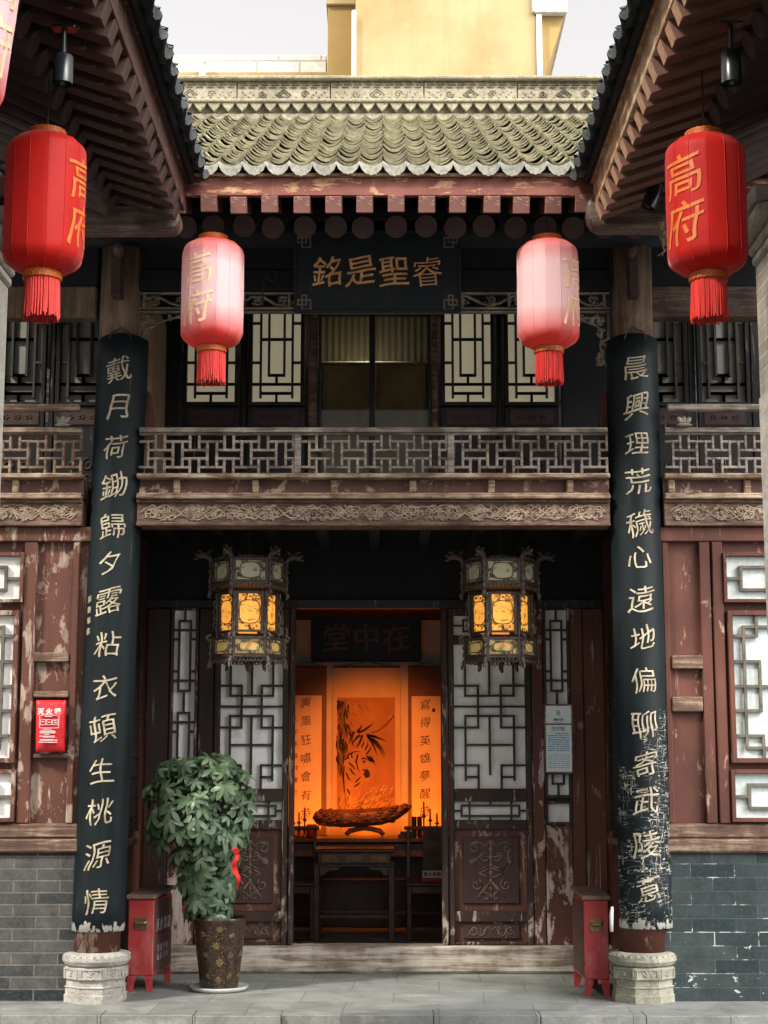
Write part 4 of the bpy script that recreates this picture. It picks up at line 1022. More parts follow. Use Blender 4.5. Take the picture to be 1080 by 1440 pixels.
# ---- plaque over the scrolls
def panel_thing(name, label, cat, px0, px1, py0, py1, Y, tilt, mat, frame_mat, text, tsize, tmat, fr=.018, gap=1.0, seed=1, keys=None, weight=.012):
    x0, x1, z0, z1 = rect(px0, px1, py0, py1, Y); W = x1 - x0; H = (z1 - z0)/math.cos(tilt)*.985
    t = thing(name, label, cat, ((x0+x1)/2, Y, z0)); t.rotation_euler = (tilt, 0, 0)
    MB().box(-W/2 + fr, W/2 - fr, -.012, .012, fr, H - fr).build('panel', mat, t, local=True)
    f = MB().box(-W/2, W/2, -.02, .02, 0, fr).box(-W/2, W/2, -.02, .02, H - fr, H).box(-W/2, -W/2 + fr, -.02, .02, fr + .0005, H - fr - .0005).box(W/2 - fr, W/2, -.02, .02, fr + .0005, H - fr - .0005)
    f.build('frame', frame_mat, t, local=True, bevel=.004)
    m = MB(); n = len(text)
    for i, ch in enumerate(text):
        flat_text(m, ch, (gap*W*((i + .5)/n - .5), 0, H*.5), tsize, -.0118, .008, weight if ch != '睿' else -.008, .9, seed + i, 1.0, .75 if ch != '睿' else .12)
    m.build('inscription', tmat, t, local=True)
    if keys:
        k = MB(); a = .03; q = .005
        for sx in (-1, 1):
            for sz in (0, 1):
                cx, cz = sx*(W/2 - .068), (.066 if sz == 0 else H - .066)
                for (u0, v0, u1, v1) in ((-1.5, -1.5, .5, -1.5), (.5, -1.5, .5, 1.5), (.5, 1.5, -.5, 1.5), (-.5, 1.5, -.5, -.5), (-.5, -.5, 1.5, -.5), (1.5, -.5, 1.5, .5), (1.5, .5, -1.5, .5), (-1.5, .5, -1.5, -1.5)):
                    ua, ub, va, vb = [cx + sx*u0*a*.9, cx + sx*u1*a*.9, cz + v0*a, cz + v1*a]
                    k.box(min(ua, ub) - q, max(ua, ub) + q, -.016 - .001*(u0 == u1), -.0115, min(va, vb) - q, max(va, vb) + q)
        k.build('corner_key', keys, t, local=True)
    return t
panel_thing('inner_plaque', 'blue black wooden plaque with three dim characters above the tiger scroll', 'plaque', 438, 592, 861, 931, 4.62, R(10), M['plaque_blue'], M['plaque_blue'], '堂中在', .26, M['gold_dim'], gap=.82)
panel_thing('eave_plaque', 'large black plaque with four gilt characters under the eave above the balcony', 'plaque', 413.5, 648, 329, 440, -.13, R(11), M['plaque'], M['plaque'], '銘是聖睿', .205, M['gold_orange'], fr=.022, gap=.80, seed=5, keys=M['gold_dim'], weight=.004)
# ---- scrolls
def scroll(name, label, px0, px1, py0, py1, inner, mats, Y=4.735):
    x0, x1, z0, z1 = rect(px0, px1, py0, py1, Y)
    t = thing(name, label, 'scroll', ((x0+x1)/2, Y, z0))
    MB().box(x0, x1, Y - .006, Y, z0, z1).build('mount', mats[0], t)
    r = MB().tube([(x0 - .02, Y - .008, z0), (x1 + .02, Y - .008, z0)], .012, 10).tube([(x0, Y - .008, z1), (x1, Y - .008, z1)], .008, 10)
    r.build('roller', M['furniture'], t)
    MB().tube([(x0 + .05, Y - .003, z1), ((x0+x1)/2, Y - .003, z1 + .05), (x1 - .05, Y - .003, z1)], .003, 5).build('hanging_cord', M['ink'], t)
    a0, a1, b0, b1 = rect(*inner, Y)
    MB().box(a0, a1, Y - .0085, Y - .0062, b0, b1).build('sheet', mats[1], t)
    return t, (a0, a1, b0, b1, Y - .0085)
ts, box_ = scroll('calligraphy_scroll', 'left hanging scroll with seven brushed characters beside the tiger painting', 405, 459, 938, 1176, (405, 452, 978, 1166), (M['scroll_mount'], M['scroll_paper']))
m = MB()
for i, ch in enumerate('興風狂嘯會有詩'):
    p = at(430, 988 + i*26, 4.7); flat_text(m, ch, (p.x, 0, p.z), .10, box_[4], .0012, -.004, 1.3, i, 1.0, .7)
for i in range(7):
    p = at(415, 1012 + i*17, 4.7); flat_text(m, '乙卯年春月書之'[i], (p.x, 0, p.z), .05, box_[4], .001, .0, 1.3, i)
m.build('writing', M['ink'], ts)
ts, box_ = scroll('calligraphy_scroll', 'right hanging scroll with seven brushed characters above the notice card', 574, 628, 938, 1176, (579, 620, 979, 1166), (M['scroll_mount'], M['scroll_paper']))
m = MB()
for i, ch in enumerate('寫得英雄夢醒時'):
    p = at(598, 991 + i*25, 4.7); flat_text(m, ch, (p.x, 0, p.z), .10, box_[4], .0012, -.004, 1.3, i + 9, 1.0, .7)
m.box(X(608, 998, 4.7), X(612, 998, 4.7), box_[4] - .002, box_[4] + .001, Z(1001, 4.7), Z(996, 4.7))
m.build('writing', M['ink'], ts)
ts, (a0, a1, b0, b1, yp) = scroll('tiger_scroll', 'wide hanging scroll painted with a roaring tiger under windblown leaves', 467.5, 563, 938, 1180, (474, 555.5, 981, 1142), (M['scroll_tan'], M['paint_ground']))
W, H = a1 - a0, b1 - b0
def pp(u, v): return (a0 + u*W, yp, b1 - v*H)
rnd = random.Random(12)
def stroke(mb, pts, w0, w1, dep=.002):
    n = len(pts)
    P3 = [Vector(pp(*p)) for p in pts]
    vs = []; 
    for i, p in enumerate(P3):
        t = (P3[min(i+1, n-1)] - P3[max(i-1, 0)]).normalized(); s_ = Vector((-t.z, 0, t.x)); k = i/(n-1)
        ww = (w0*(1-k) + w1*k)*math.sin(math.pi*min(1, .12 + k*.88))**.5 if w1 < w0 else (w0*(1-k) + w1*k)
        vs += [p + s_*ww + Vector((0, -dep, 0)), p - s_*ww + Vector((0, -dep, 0))]
    mb.add(vs, [(2*i, 2*i+1, 2*i+3, 2*i+2) for i in range(n-1)])
def blob(mb, pts, dep): mb.add([Vector(pp(*p)) + Vector((0, -dep, 0)) for p in pts], [tuple(range(len(pts)))])
soft = MB(); ink = MB(); tg = MB(); gr = MB()
# rock and trunk mass down the left side
for k in range(130):
    u, v = abs(rnd.gauss(0, .11)), rnd.uniform(.02, .60); a = rnd.uniform(.9, 2.0); L = rnd.uniform(.05, .16)
    stroke(soft if k % 2 else ink, [(u, v), (u + L*.4*math.cos(a), v + L*.4*math.sin(a)), (u + L*.5*math.cos(a) + .02, v + L*math.sin(a))], .012, .004, .0012 + .00001*k)
for k in range(45):       # twigs at the top
    u, v = rnd.uniform(.05, .52), rnd.uniform(.01, .14) ; a = rnd.uniform(.1, 1.0); L = rnd.uniform(.04, .12)
    stroke(soft, [(u, v), (u + L*math.cos(a), v + .6*L*math.sin(a))], .005, .002, .0022 + .00001*k)
# tiger: back, shoulder, head
blob(tg, [(.10,.62),(.14,.52),(.24,.47),(.36,.44),(.46,.37),(.56,.38),(.60,.46),(.55,.52),(.60,.55),(.66,.60),(.64,.66),(.58,.70),(.54,.74),(.47,.73),(.42,.78),(.40,.86),(.30,.92),(.20,.96),(.14,.92),(.10,.78)], .0030)
for i in range(12): 
    k = i/11; u = .60 + .36*k; v = .31 - .03*k - .11*k*k + .0*k
    stroke(ink, [(u, v - .012), (u + .012, v), (u + .0, v + .014)], .008, .006, .0042)
stroke(tg, [(.54,.36),(.62,.31),(.75,.285),(.88,.25),(.95,.20),(.93,.165),(.82,.175)], .022, .012, .0034)
ink_st = [[(.14,.55),(.20,.50),(.30,.475),(.42,.47)], [(.12,.60),(.11,.70),(.13,.82),(.17,.95)], [(.17,.96),(.24,.93)], [(.36,.50),(.33,.56),(.36,.62),(.40,.66)], [(.42,.54),(.48,.53),(.52,.56)], [(.56,.53),(.63,.56),(.66,.60)],
    [(.44,.63),(.50,.64),(.54,.62)], [(.46,.66),(.50,.70),(.56,.69),(.57,.64)], [(.20,.57),(.27,.60),(.33,.64)], [(.16,.66),(.20,.71),(.26,.735)], [(.22,.62),(.28,.665),(.34,.68)], [(.32,.74),(.38,.71),(.43,.69)], [(.30,.78),(.36,.76),(.42,.73)],
    [(.18,.80),(.22,.84),(.25,.87)], [(.34,.44),(.38,.40),(.40,.36)], [(.42,.44),(.46,.40),(.46,.36)], [(.48,.46),(.53,.42),(.53,.37)], [(.50,.50),(.57,.46),(.59,.41)], [(.26,.53),(.25,.50),(.28,.47)], [(.20,.54),(.19,.52),(.21,.50)]]
for i, st in enumerate(ink_st): stroke(ink, st, .011, .003, .0044 + .00002*i)
blob(ink, [(.47,.645),(.53,.63),(.56,.65),(.55,.69),(.50,.70)], .0046); blob(ink, [(.44,.555),(.48,.55),(.49,.57),(.45,.575)], .0046)
blob(ink, [(.50,.51),(.60,.52),(.65,.56),(.60,.57),(.53,.55)], .0045)
# windblown leaves
for (u, v, du, dv) in ((.36,.31,.28,-.10),(.52,.33,.34,.06),(.52,.34,.30,.20),(.54,.35,.16,.18),(.50,.33,.22,.02),(.30,.30,-.10,.12),(.40,.33,-.16,.10),(.60,.36,.24,.16),(.34,.30,.10,-.07),(.44,.33,-.05,.10)):
    stroke(ink, [(u, v), (u + du*.35, v + dv*.2), (u + du*.75, v + dv*.6), (u + du, v + dv)], .017, .001, .0050)
for k in range(170):      # grass at the foot
    u, v = rnd.uniform(.02, .94), rnd.uniform(.80, .985); a = rnd.uniform(-1.2, -.2) if u > .3 else rnd.uniform(-2.2, -.9); L = rnd.uniform(.05, .16)
    if u < .5 and v < .88: v += .09
    q = gr if k % 3 else soft
    stroke(q, [(u, v), (min(.99, u + L*.5*math.cos(a)), v + L*.35*math.sin(a)), (min(.99, u + L*math.cos(a)), v + L*.5*math.sin(a))], .005, .001, .0052 + .00001*k)
soft.build('ink_wash', M['ink_soft'], ts); tg.build('tiger', M['tiger'], ts); ink.build('brush_strokes', M['ink'], ts); gr.build('painted_grass', M['grass_ink'], ts)
# ---- altar table, small table, chairs
zal = Z(1179, 4.0)
al = thing('altar_table', 'long dark altar table against the back wall under the scrolls', 'table', (-.15, 4.3, ZF))
x0, x1 = X(380, 1180, 4.2), X(655, 1180, 4.2)
MB().box(x0, x1, 4.0, 4.6, zal - .04, zal).build('tabletop', M['furniture'], al, bevel=.01)
MB().box(x0 + .06, x1 - .06, 4.04, 4.06, zal - .16, zal - .042).box(x0 + .06, x1 - .06, 4.035, 4.065, zal - .36, zal - .34).build('apron', M['furniture'], al, bevel=.006)
for q in (x0 + .08, x1 - .14):
    for yy in (4.03, 4.50): MB().box(q, q + .06, yy, yy + .06, ZF, zal - .041).build('leg', M['furniture'], al, bevel=.006)
MB().box(x0 + .141, x1 - .141, 4.04, 4.06, .16, .19).build('stretcher', M['furniture'], al, bevel=.004)
MB().box(x0 + .15, x1 - .15, 4.45, 4.47, .03, zal - .045).build('back_board', M['furniture'], al)
yt = 3.25
x0, x1 = X(441, 1200, yt), X(555, 1200, yt); ztt = Z(1194, yt)
tb = thing('side_table', 'small square dark table with a carved apron in front of the altar', 'table', ((x0+x1)/2, yt + .25, ZF))
MB().box(x0, x1, yt, yt + .5, ztt - .03, ztt).build('tabletop', M['furniture'], tb, bevel=.008)
ap = MB().box(x0 + .03, x1 - .03, yt + .02, yt + .48, ztt - .12, ztt - .0305); apo = ap.build('apron', M['furniture'], tb, bevel=.005)
MB().box(x0 + .0, x1 - .0, yt + .0, yt + .5, ztt - .14, ztt - .1205).build('waist', M['furniture'], tb, bevel=.004)
c = MB(); 
for k in range(3):
    cx = x0 + (x1 - x0)*(.2 + .3*k); c.box(cx - .07, cx + .07, yt + .014, yt + .0195, ztt - .105, ztt - .045)
c.build('apron_carving', M['log'], apo, bevel=.004)
for sx, q in ((1, x0), (-1, x1)):
    for yy in (yt + .0, yt + .45):
        MB().box(q, q + sx*.05, yy, yy + .05, ZF, ztt - .1405).build('leg', M['furniture'], tb, bevel=.005)
    b = MB().prism([(q + sx*.051, ztt - .141), (q + sx*.22, ztt - .141), (q + sx*.20, ztt - .17), (q + sx*.12, ztt - .175), (q + sx*.09, ztt - .21), (q + sx*.051, ztt - .215)], yt + .012, yt + .03)
    b.build('corner_spandrel', M['furniture'], tb, bevel=.003)
MB().box(x0 + .051, x1 - .051, yt + .01, yt + .04, .20, .235).box(x0 + .051, x1 - .051, yt + .46, yt + .49, .20, .235).build('stretcher', M['furniture'], tb, bevel=.004)
def chair(px0, label, w=.52):
    yc = 3.3; x0 = X(px0, 1280, yc); x1 = x0 + w; zs = Z(1241, yc); zc = Z(1164, yc + .42)
    t = thing('armless_chair', label, 'chair', ((x0+x1)/2, yc + .22, ZF), group='chairs flanking the small table')
    MB().box(x0 - .01, x1 + .01, yc - .01, yc + .46, zs - .03, zs).build('seat', M['furniture'], t, bevel=.007)
    MB().box(x0 + .041, x1 - .041, yc + .005, yc + .03, zs - .09, zs - .031).build('apron', M['furniture'], t, bevel=.004)
    for q in (x0, x1 - .04):
        MB().box(q, q + .04, yc, yc + .04, ZF, zs - .0305).build('leg', M['furniture'], t, bevel=.005)
        MB().beam((q + .02, yc + .43, ZF), (q + .02, yc + .43, zs - .0305), .04, .04, (0, 1, 0)).build('leg', M['furniture'], t, bevel=.005)
        MB().beam((q + .02, yc + .44, zs + .0005), (q + .02, yc + .46, zc - .02), .03, .03, (0, 1, 0)).build('back_post', M['furniture'], t, bevel=.005)
    MB().box(x0 - .015, x1 + .015, yc + .44, yc + .475, zc - .02, zc + .012).build('crest_rail', M['furniture'], t, bevel=.006)
    xm = (x0+x1)/2 - .03
    sp = MB().box(xm - .085, xm - .067, yc + .445, yc + .47, zs + .001, zc - .0205).box(xm + .067, xm + .085, yc + .445, yc + .47, zs + .001, zc - .0205)
    for zz in (.33, .66): sp.box(xm - .0665, xm + .0665, yc + .447, yc + .468, zs + (zc-zs)*zz - .008, zs + (zc-zs)*zz + .008)
    sp.box(xm - .0665, xm + .0665, yc + .452, yc + .464, zs + .002, zc - .0215)
    for zz in (.5, .83):
        for k in range(8): sp.ball((xm + .035*math.cos(k*2.3), yc + .449, zs + (zc-zs)*zz + .028*math.sin(k*1.7)), .016, .006, .012, 6, 4)
    sp.build('splat', M['furniture'], t)
    MB().box(x0 + .041, x1 - .041, yc + .008, yc + .032, .10, .13).box(x0 + .041, x1 - .041, yc + .008, yc + .032, .036, .05).build('stretcher', M['furniture'], t, bevel=.004)
chair(572, 'dark wooden chair on the right of the small table with a notice on its seat')
chair(352.5, 'dark reddish wooden chair on the left of the small table with an empty seat')
# notice card on the seat
x0, x1, z0, z1 = rect(594, 622, 1224, 1234, 3.42)
zs = Z(1241, 3.3)
nt = thing('notice_card', 'small pale notice card with dark writing standing on the right chair', 'sign', ((x0+x1)/2, 3.42, zs))
MB().box(x0, x1, 3.42, 3.425, zs + .0305, zs + .0305 + (z1 - z0)).build('card', M['card'], nt)
MB().box(x0 - .008, x1 + .006, 3.40, 3.46, zs + .001, zs + .03).build('base', M['card_red'], nt, bevel=.004)
m = MB(); flat_text(m, '禁止坐踏', ((x0+x1)/2, 0, zs + .03 + (z1-z0)/2), .036, 3.42, .002, .02, 0); m.build('writing', M['ink'], nt)
# ---- ornaments on the altar
yl = 4.2
P0 = [at(px, py, yl) for px, py in ((441, 1146), (447, 1149), (462, 1150), (485, 1151), (510, 1150), (535, 1148), (556, 1143), (570, 1137), (579, 1133))]
lg = thing('carved_log', 'long carved root ornament on an arched stand on the altar', 'ornament', (P0[4].x, yl, zal))
m = MB(); rnd = random.Random(4)
m.tube(P0, [.03, .062, .075, .078, .078, .076, .062, .04, .012], 14)
for k in range(90):
    i = rnd.randrange(1, 7); q = P0[i].lerp(P0[i+1], rnd.random()); a = rnd.uniform(-1.2, 1.2); rr = .07 if i < 6 else .045
    m.ball((q.x, yl - rr*math.cos(a), q.z + rr*math.sin(a)), rnd.uniform(.018, .04), .014, rnd.uniform(.008, .018), 7, 4, rnd.uniform(-.6, .6))
m.build('log', M['log'], lg, smooth=True)
m = MB(); pz = zal + .001; cx = X(513, 1170, yl); zt_ = P0[4].z - .074
m.tube([(cx - .165, yl, pz + .02), (cx - .13, yl, pz + .055), (cx - .06, yl, zt_ - .022), (cx, yl, zt_ - .016), (cx + .06, yl, zt_ - .022), (cx + .13, yl, pz + .055), (cx + .165, yl, pz + .02)], [.02, .024, .022, .02, .022, .024, .02], 10)
m.build('arched_stand', M['log'], lg, smooth=True)
stick = None
def candlestick(px, hgt, label):
    x = X(px, 1160, 4.12)
    t = thing('candlestick', label, 'candlestick', (x, 4.12, zal + .001), group='small dark candlesticks on the altar')
    MB().lathe([(.03, 0), (.032, .006), (.012, .02), (.009, .05), (.02, .065), (.008, .08), (.007, hgt*.55), (.022, hgt*.6), (.01, hgt*.66)], (0, 0, 0), 14).build('stand', M['furniture'], t, smooth=True, local=True)
    MB().lathe([(.008, hgt*.661), (.008, hgt), (.002, hgt + .012)], (0, 0, 0), 8).build('candle', M['candle'], t, local=True)
for px, h_, lb in ((596, .30, 'tallest dark candlestick, next to the two black cups on the altar'), (605, .24, 'middle dark candlestick on the right end of the altar'), (614.5, .20, 'rightmost short dark candlestick on the altar by the door jamb'),
                   (412.5, .20, 'leftmost short dark candlestick on the altar by the door jamb'), (420.5, .21, 'middle dark candlestick on the left end of the altar'), (428.5, .25, 'dark candlestick next to the red candle glass on the altar')):
    candlestick(px, h_, lb)
for px, lb in ((582.5, 'left black cup of two on the altar, nearer the carved log'), (590, 'right black cup of two on the altar, next to a candlestick')):
    m = MB().lathe([(.018, 0), (.02, .005), (.021, .075), (.0215, .18), (.019, .18), (.018, .03)], (0, 0, 0), 18, capt=True)
    o = m.build('tall_cup', M['black_metal'], None, smooth=False, local=True); o.location = (X(px, 1160, 4.12), 4.12, zal + .001); tag(o, lb, 'cup', 'black cups on the altar')
m = MB().lathe([(.04, 0), (.045, .01), (.045, .11), (.04, .115), (.034, .115), (.034, .02)], (0, 0, 0), 20)
o = m.build('candle_jar', M['candle'], None, local=True, smooth=True); o.location = (X(438.5, 1165, 4.1), 4.1, zal + .001); tag(o, 'red glass candle jar on the left end of the altar', 'candle')
m = MB().box(-.07, .07, -.05, .05, 0, .03).box(-.05, .06, -.04, .04, .0305, .055)
o = m.build('black_book_stack', M['black_metal'], None, local=True, bevel=.004); o.location = (X(571, 1170, 4.1), 4.10, zal + .001); tag(o, 'low black box on the altar under the right end of the carved log', 'box')
# ---- the lit lamp behind the log that washes the scrolls orange
for lx, e in ((-.55, 15), (-.05, 17), (.45, 15)):
    ld = bpy.data.lights.new('altar_uplight', 'SPOT'); ld.energy = e*.36; ld.color = (1, .19, .010); ld.shadow_soft_size = .06; ld.spot_size = R(128); ld.spot_blend = 1
    lo = bpy.data.objects.new('altar_uplight', ld); C.objects.link(lo); lo.location = (lx - .11, 4.40, zal + .03)
    lo.rotation_euler = Vector((0, -.75, -.62)).to_track_quat('Z', 'Y').to_euler()
ld = bpy.data.lights.new('hall_fill_spot', 'SPOT'); ld.energy = 66; ld.color = (1, .21, .020); ld.shadow_soft_size = .04; ld.spot_size = R(66); ld.spot_blend = .8  # unseen fill spot added to brighten the log and scrolls
lo = bpy.data.objects.new('hall_fill_spot', ld); C.objects.link(lo); lo.location = (-.1, 3.0, 2.6)
lo.rotation_euler = Vector((0, -1.65, 1.42)).to_track_quat('Z', 'Y').to_euler()
# ================================================================== COUPLET BOARDS ON THE COLUMNS
def couplet(label, pt, pb, text, mat, small=None, seed=1, ys=None):
    a = at(*pb, -.115); b = at(*pt, -.115); a.y = b.y = .05
    Rr = .168; d = b - a
    t = thing('couplet_board', label, 'couplet board', (a.x, .05, a.z))
    amax = R(80); n = 20; rows = 24; th = .014
    def pos(ang, z, o):    # z = height fraction
        q = a + d*z; return (q.x + (Rr + o)*math.sin(ang), q.y - (Rr + o)*math.cos(ang), q.z)
    vs = []; fs = []
    for layer in (0, -th):
        for j in range(rows + 1):
            for i in range(n + 1):
                ang = -amax + 2*amax*i/n
                zz = j/rows
                if j == rows: zz += .006*math.cos(ang*1.0)**2
                vs.append(pos(ang, zz, layer))
    k = n + 1; N = k*(rows+1)
    for j in range(rows):
        for i in range(n):
            q = j*k + i
            fs.append((q, q+1, q+k+1, q+k)); fs.append((N+q, N+q+k, N+q+k+1, N+q+1))
    for i in range(n): fs.append((i, N+i, N+i+1, i+1)); q = rows*k + i; fs.append((q, q+1, N+q+1, N+q))
    for j in range(rows): q = j*k; fs.append((q, q+k, N+q+k, N+q)); q = j*k + n; fs.append((q, N+q, N+q+k, q+k))
    bo = MB().add(vs, fs).build('board', mat, t)
    for p in bo.data.polygons: p.use_smooth = len(p.vertices) == 4 and abs(p.normal.z) < .5
    m = MB()
    for i, ch in enumerate(text):
        z = (Z(ys[i], -.115) - a.z)/d.z
        v2, f2 = text_parts(ch, .172*(1 + .06*math.sin(i*2.3)), .5, 10, -.004, 1.35, seed + i, 1.5)
        m.add([pos(x/Rr + .015*math.sin(i*2.0), z + y/d.z, .0005 + (zz + .5)*.004) for x, y, zz in v2], f2)
    m.build('inscription', M['gold'], t)
    if small:
        m = MB()
        for i, ch in enumerate(small[0]):
            z = (Z(small[1] + i*15, -.1) - a.z)/d.z
            v2, f2 = text_parts(ch, .045, .5, 3, 0, 1.0, i); m.add([pos(x/Rr - .87, z + y/d.z, .0005 + (zz + .5)*.002) for x, y, zz in v2], f2)
        m.build('signature', M['gold'], t)
    q = a + d*1.0
    h = MB().tube([(q.x - .07, -.12, q.z - .02), (q.x - .055, -.118, q.z + .03), (q.x - .02, -.1, q.z + .045), (q.x, -.09, q.z + .07), (q.x + .02, -.1, q.z + .045), (q.x + .055, -.118, q.z + .03), (q.x + .07, -.12, q.z - .02)], .004, 6)
    h.build('hanging_wire', M['iron'], t)
couplet('tall black couplet board on the left column with fourteen gilt characters and chipped foot', (169, 473), (132.5, 1311), '戴月荷鋤歸夕露粘衣頓生桃源情', M['board_left'], ('張蘭華書', 842), 3,
        [519, 572, 628, 683, 740, 791, 845, 906, 966, 1024, 1084, 1141, 1203, 1268])
couplet('tall black couplet board on the right column with a badly cracked lower half', (893, 473), (913.5, 1307), '晨興理荒穢心遠地偏聊寄武陵意', M['board_right'], None, 23,
        [517, 570, 624, 676, 736, 784, 842, 897, 957, 1018, 1074, 1126, 1187, 1250])
# ================================================================== SIDE BUILDINGS
def side_building(s, name_label):
    t = thing('side_building', name_label, 'building', (2.2*s, -4, 0))
    ye = -1.16
    xe = X(284, 262, ye) if s < 0 else X(811, 262, ye)
    ez = Z(256, ye) + .02
    L = 5.4; w_ = .205; nc = int(L/w_)
    rise = lambda y: .10*max(0, 1 - (ye - y)/1.2)**2          # the eave corner lifts a little
    def P(u, q, h): return (xe + s*(q*ca - h*sa), ye - u, ez + q*sa + h*ca)
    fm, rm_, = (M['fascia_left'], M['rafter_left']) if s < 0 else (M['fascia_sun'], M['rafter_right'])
    ro = roof_tiles(P, nc, w_, 16, .128, 40 + s, M['tile_dark'], M['tile_dark'], t)
    Lq = 16*.128
    MB().hexa([P(-.03, .04, -.05), P(nc*w_, .04, -.05), P(nc*w_, Lq, -.05), P(-.03, Lq, -.05), P(-.03, .04, -.012), P(nc*w_, .04, -.012), P(nc*w_, Lq, -.012), P(-.03, Lq, -.012)]).build('roof_boarding', M['shade_wood'], ro)
    xf = xe + s*.10
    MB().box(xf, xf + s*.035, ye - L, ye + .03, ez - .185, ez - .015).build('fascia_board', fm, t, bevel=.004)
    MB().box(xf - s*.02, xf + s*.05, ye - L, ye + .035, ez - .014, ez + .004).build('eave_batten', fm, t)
    f0 = None
    for k in range(24):
        y = ye - .10 - k*.192
        if f0 is None:
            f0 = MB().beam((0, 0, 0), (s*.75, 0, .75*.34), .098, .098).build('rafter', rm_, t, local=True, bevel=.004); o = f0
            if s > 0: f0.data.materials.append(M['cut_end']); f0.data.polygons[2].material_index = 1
        else: o = f0.copy(); C.objects.link(o); o.parent = t
        q = random.Random(k*3 + s); o.location = Vector((xf + s*.02 + q.uniform(-.012, .012), y, ez - .232 + q.uniform(-.006, .006))) - t.location
    f0 = None
    for k in range(24):
        y = ye - .14 - k*.192
        if f0 is None:
            f0 = MB().tube([(0, 0, 0), (s*2.2, 0, 2.2*.46)], .066, 18).build('round_rafter', M['rafter_round'], t, local=True); o = f0
        else: o = f0.copy(); C.objects.link(o); o.parent = t
        o.location = Vector((xf + s*.40, y, ez - .232 + .02)) - t.location
    MB().tube([(xf + s*1.02, ye - L, ez + .12), (xf + s*1.02, ye + .1, ez + .12)], .1, 18).build('purlin', M['shade_wood'], t, smooth=True)
    # rounded tie-beam end under the eave corner
    px, ya, yb_ = (253, 289, 322) if s < 0 else (826, 268, 319)
    yy = ye + .0
    x0 = X(px, 300, yy); zz0, zz1 = Z(yb_, yy), Z(ya, yy); hh = (zz1 - zz0)/2; zc = (zz0 + zz1)/2
    poly = [(x0 - s*hh*0 + s*hh*(1 - math.cos(a_)), zc + hh*math.sin(a_)) for a_ in [R(-90 + 18*i) for i in range(11)]]
    poly = [(x0 + s*(hh*.8 - hh*.8*math.cos(R(-90 + 18*i))), zc + hh*math.sin(R(-90 + 18*i))) for i in range(11)]
    poly = poly + [(x0 + s*1.6, zz1), (x0 + s*1.6, zz0)]
    MB().prism(poly, yy - .02, yy + .16).build('tie_beam', M['beam_end'], t, bevel=.012)
    # upper wall of boards under the eave, set back, and the brick pier at its end
    xw = (X(10, 450, -2.3) if s < 0 else X(1065, 450, -2.3))
    zt = Z(405, -2.3) if s < 0 else Z(376, -2.3)
    pr = MB().box(xw, xw + s*.45, -2.75, -2.3, -.155, zt).build('brick_pier', M['stone_trim'] if s < 0 else M['brick_pale'], t, bevel=.006)
    cm = MB()
    for i, (dz, dx) in enumerate(((0.0, .015), (.055, .03), (.11, .065), (.19, .11))):
        cm.box(xw - s*dx, xw + s*.46, -2.76 - dx*.2, -2.29 + dx*.2, zt + dz + .001, zt + dz + (.054 if i < 2 else .078))
    cm.tube([(xw - s*.055, -2.76, zt + .15), (xw - s*.055, -2.29, zt + .15)], .042, 14)
    cm.build('corbel', M['stone_trim'], pr, bevel=.012)
    MB().box(xw + s*.35, xw + s*.5, -9, -2.751, -.155, 5.6).build('side_wall', M['shade_wood'], t)
    MB().box(xw + s*.1, xw + s*.5, -2.74, -2.31, zt + .27, 5.4).build('gable_wall', M['shade_wood'], t)
    if s > 0:
        lo_ = MB().box(xw - .006, xw + .44, -2.756, -2.294, -.155, Z(560, -2.3)); lo_.build('pier_facing', M['stone_l'], pr, bevel=.004)
    return t, xf, ez
tl, xfl, ezl = side_building(-1, 'left side building whose dark tiled eave and brown rafters reach over the courtyard')
tr, xfr, ezr = side_building(1, 'right side building with sunlit orange fascia, rafter ends and a brick pier')
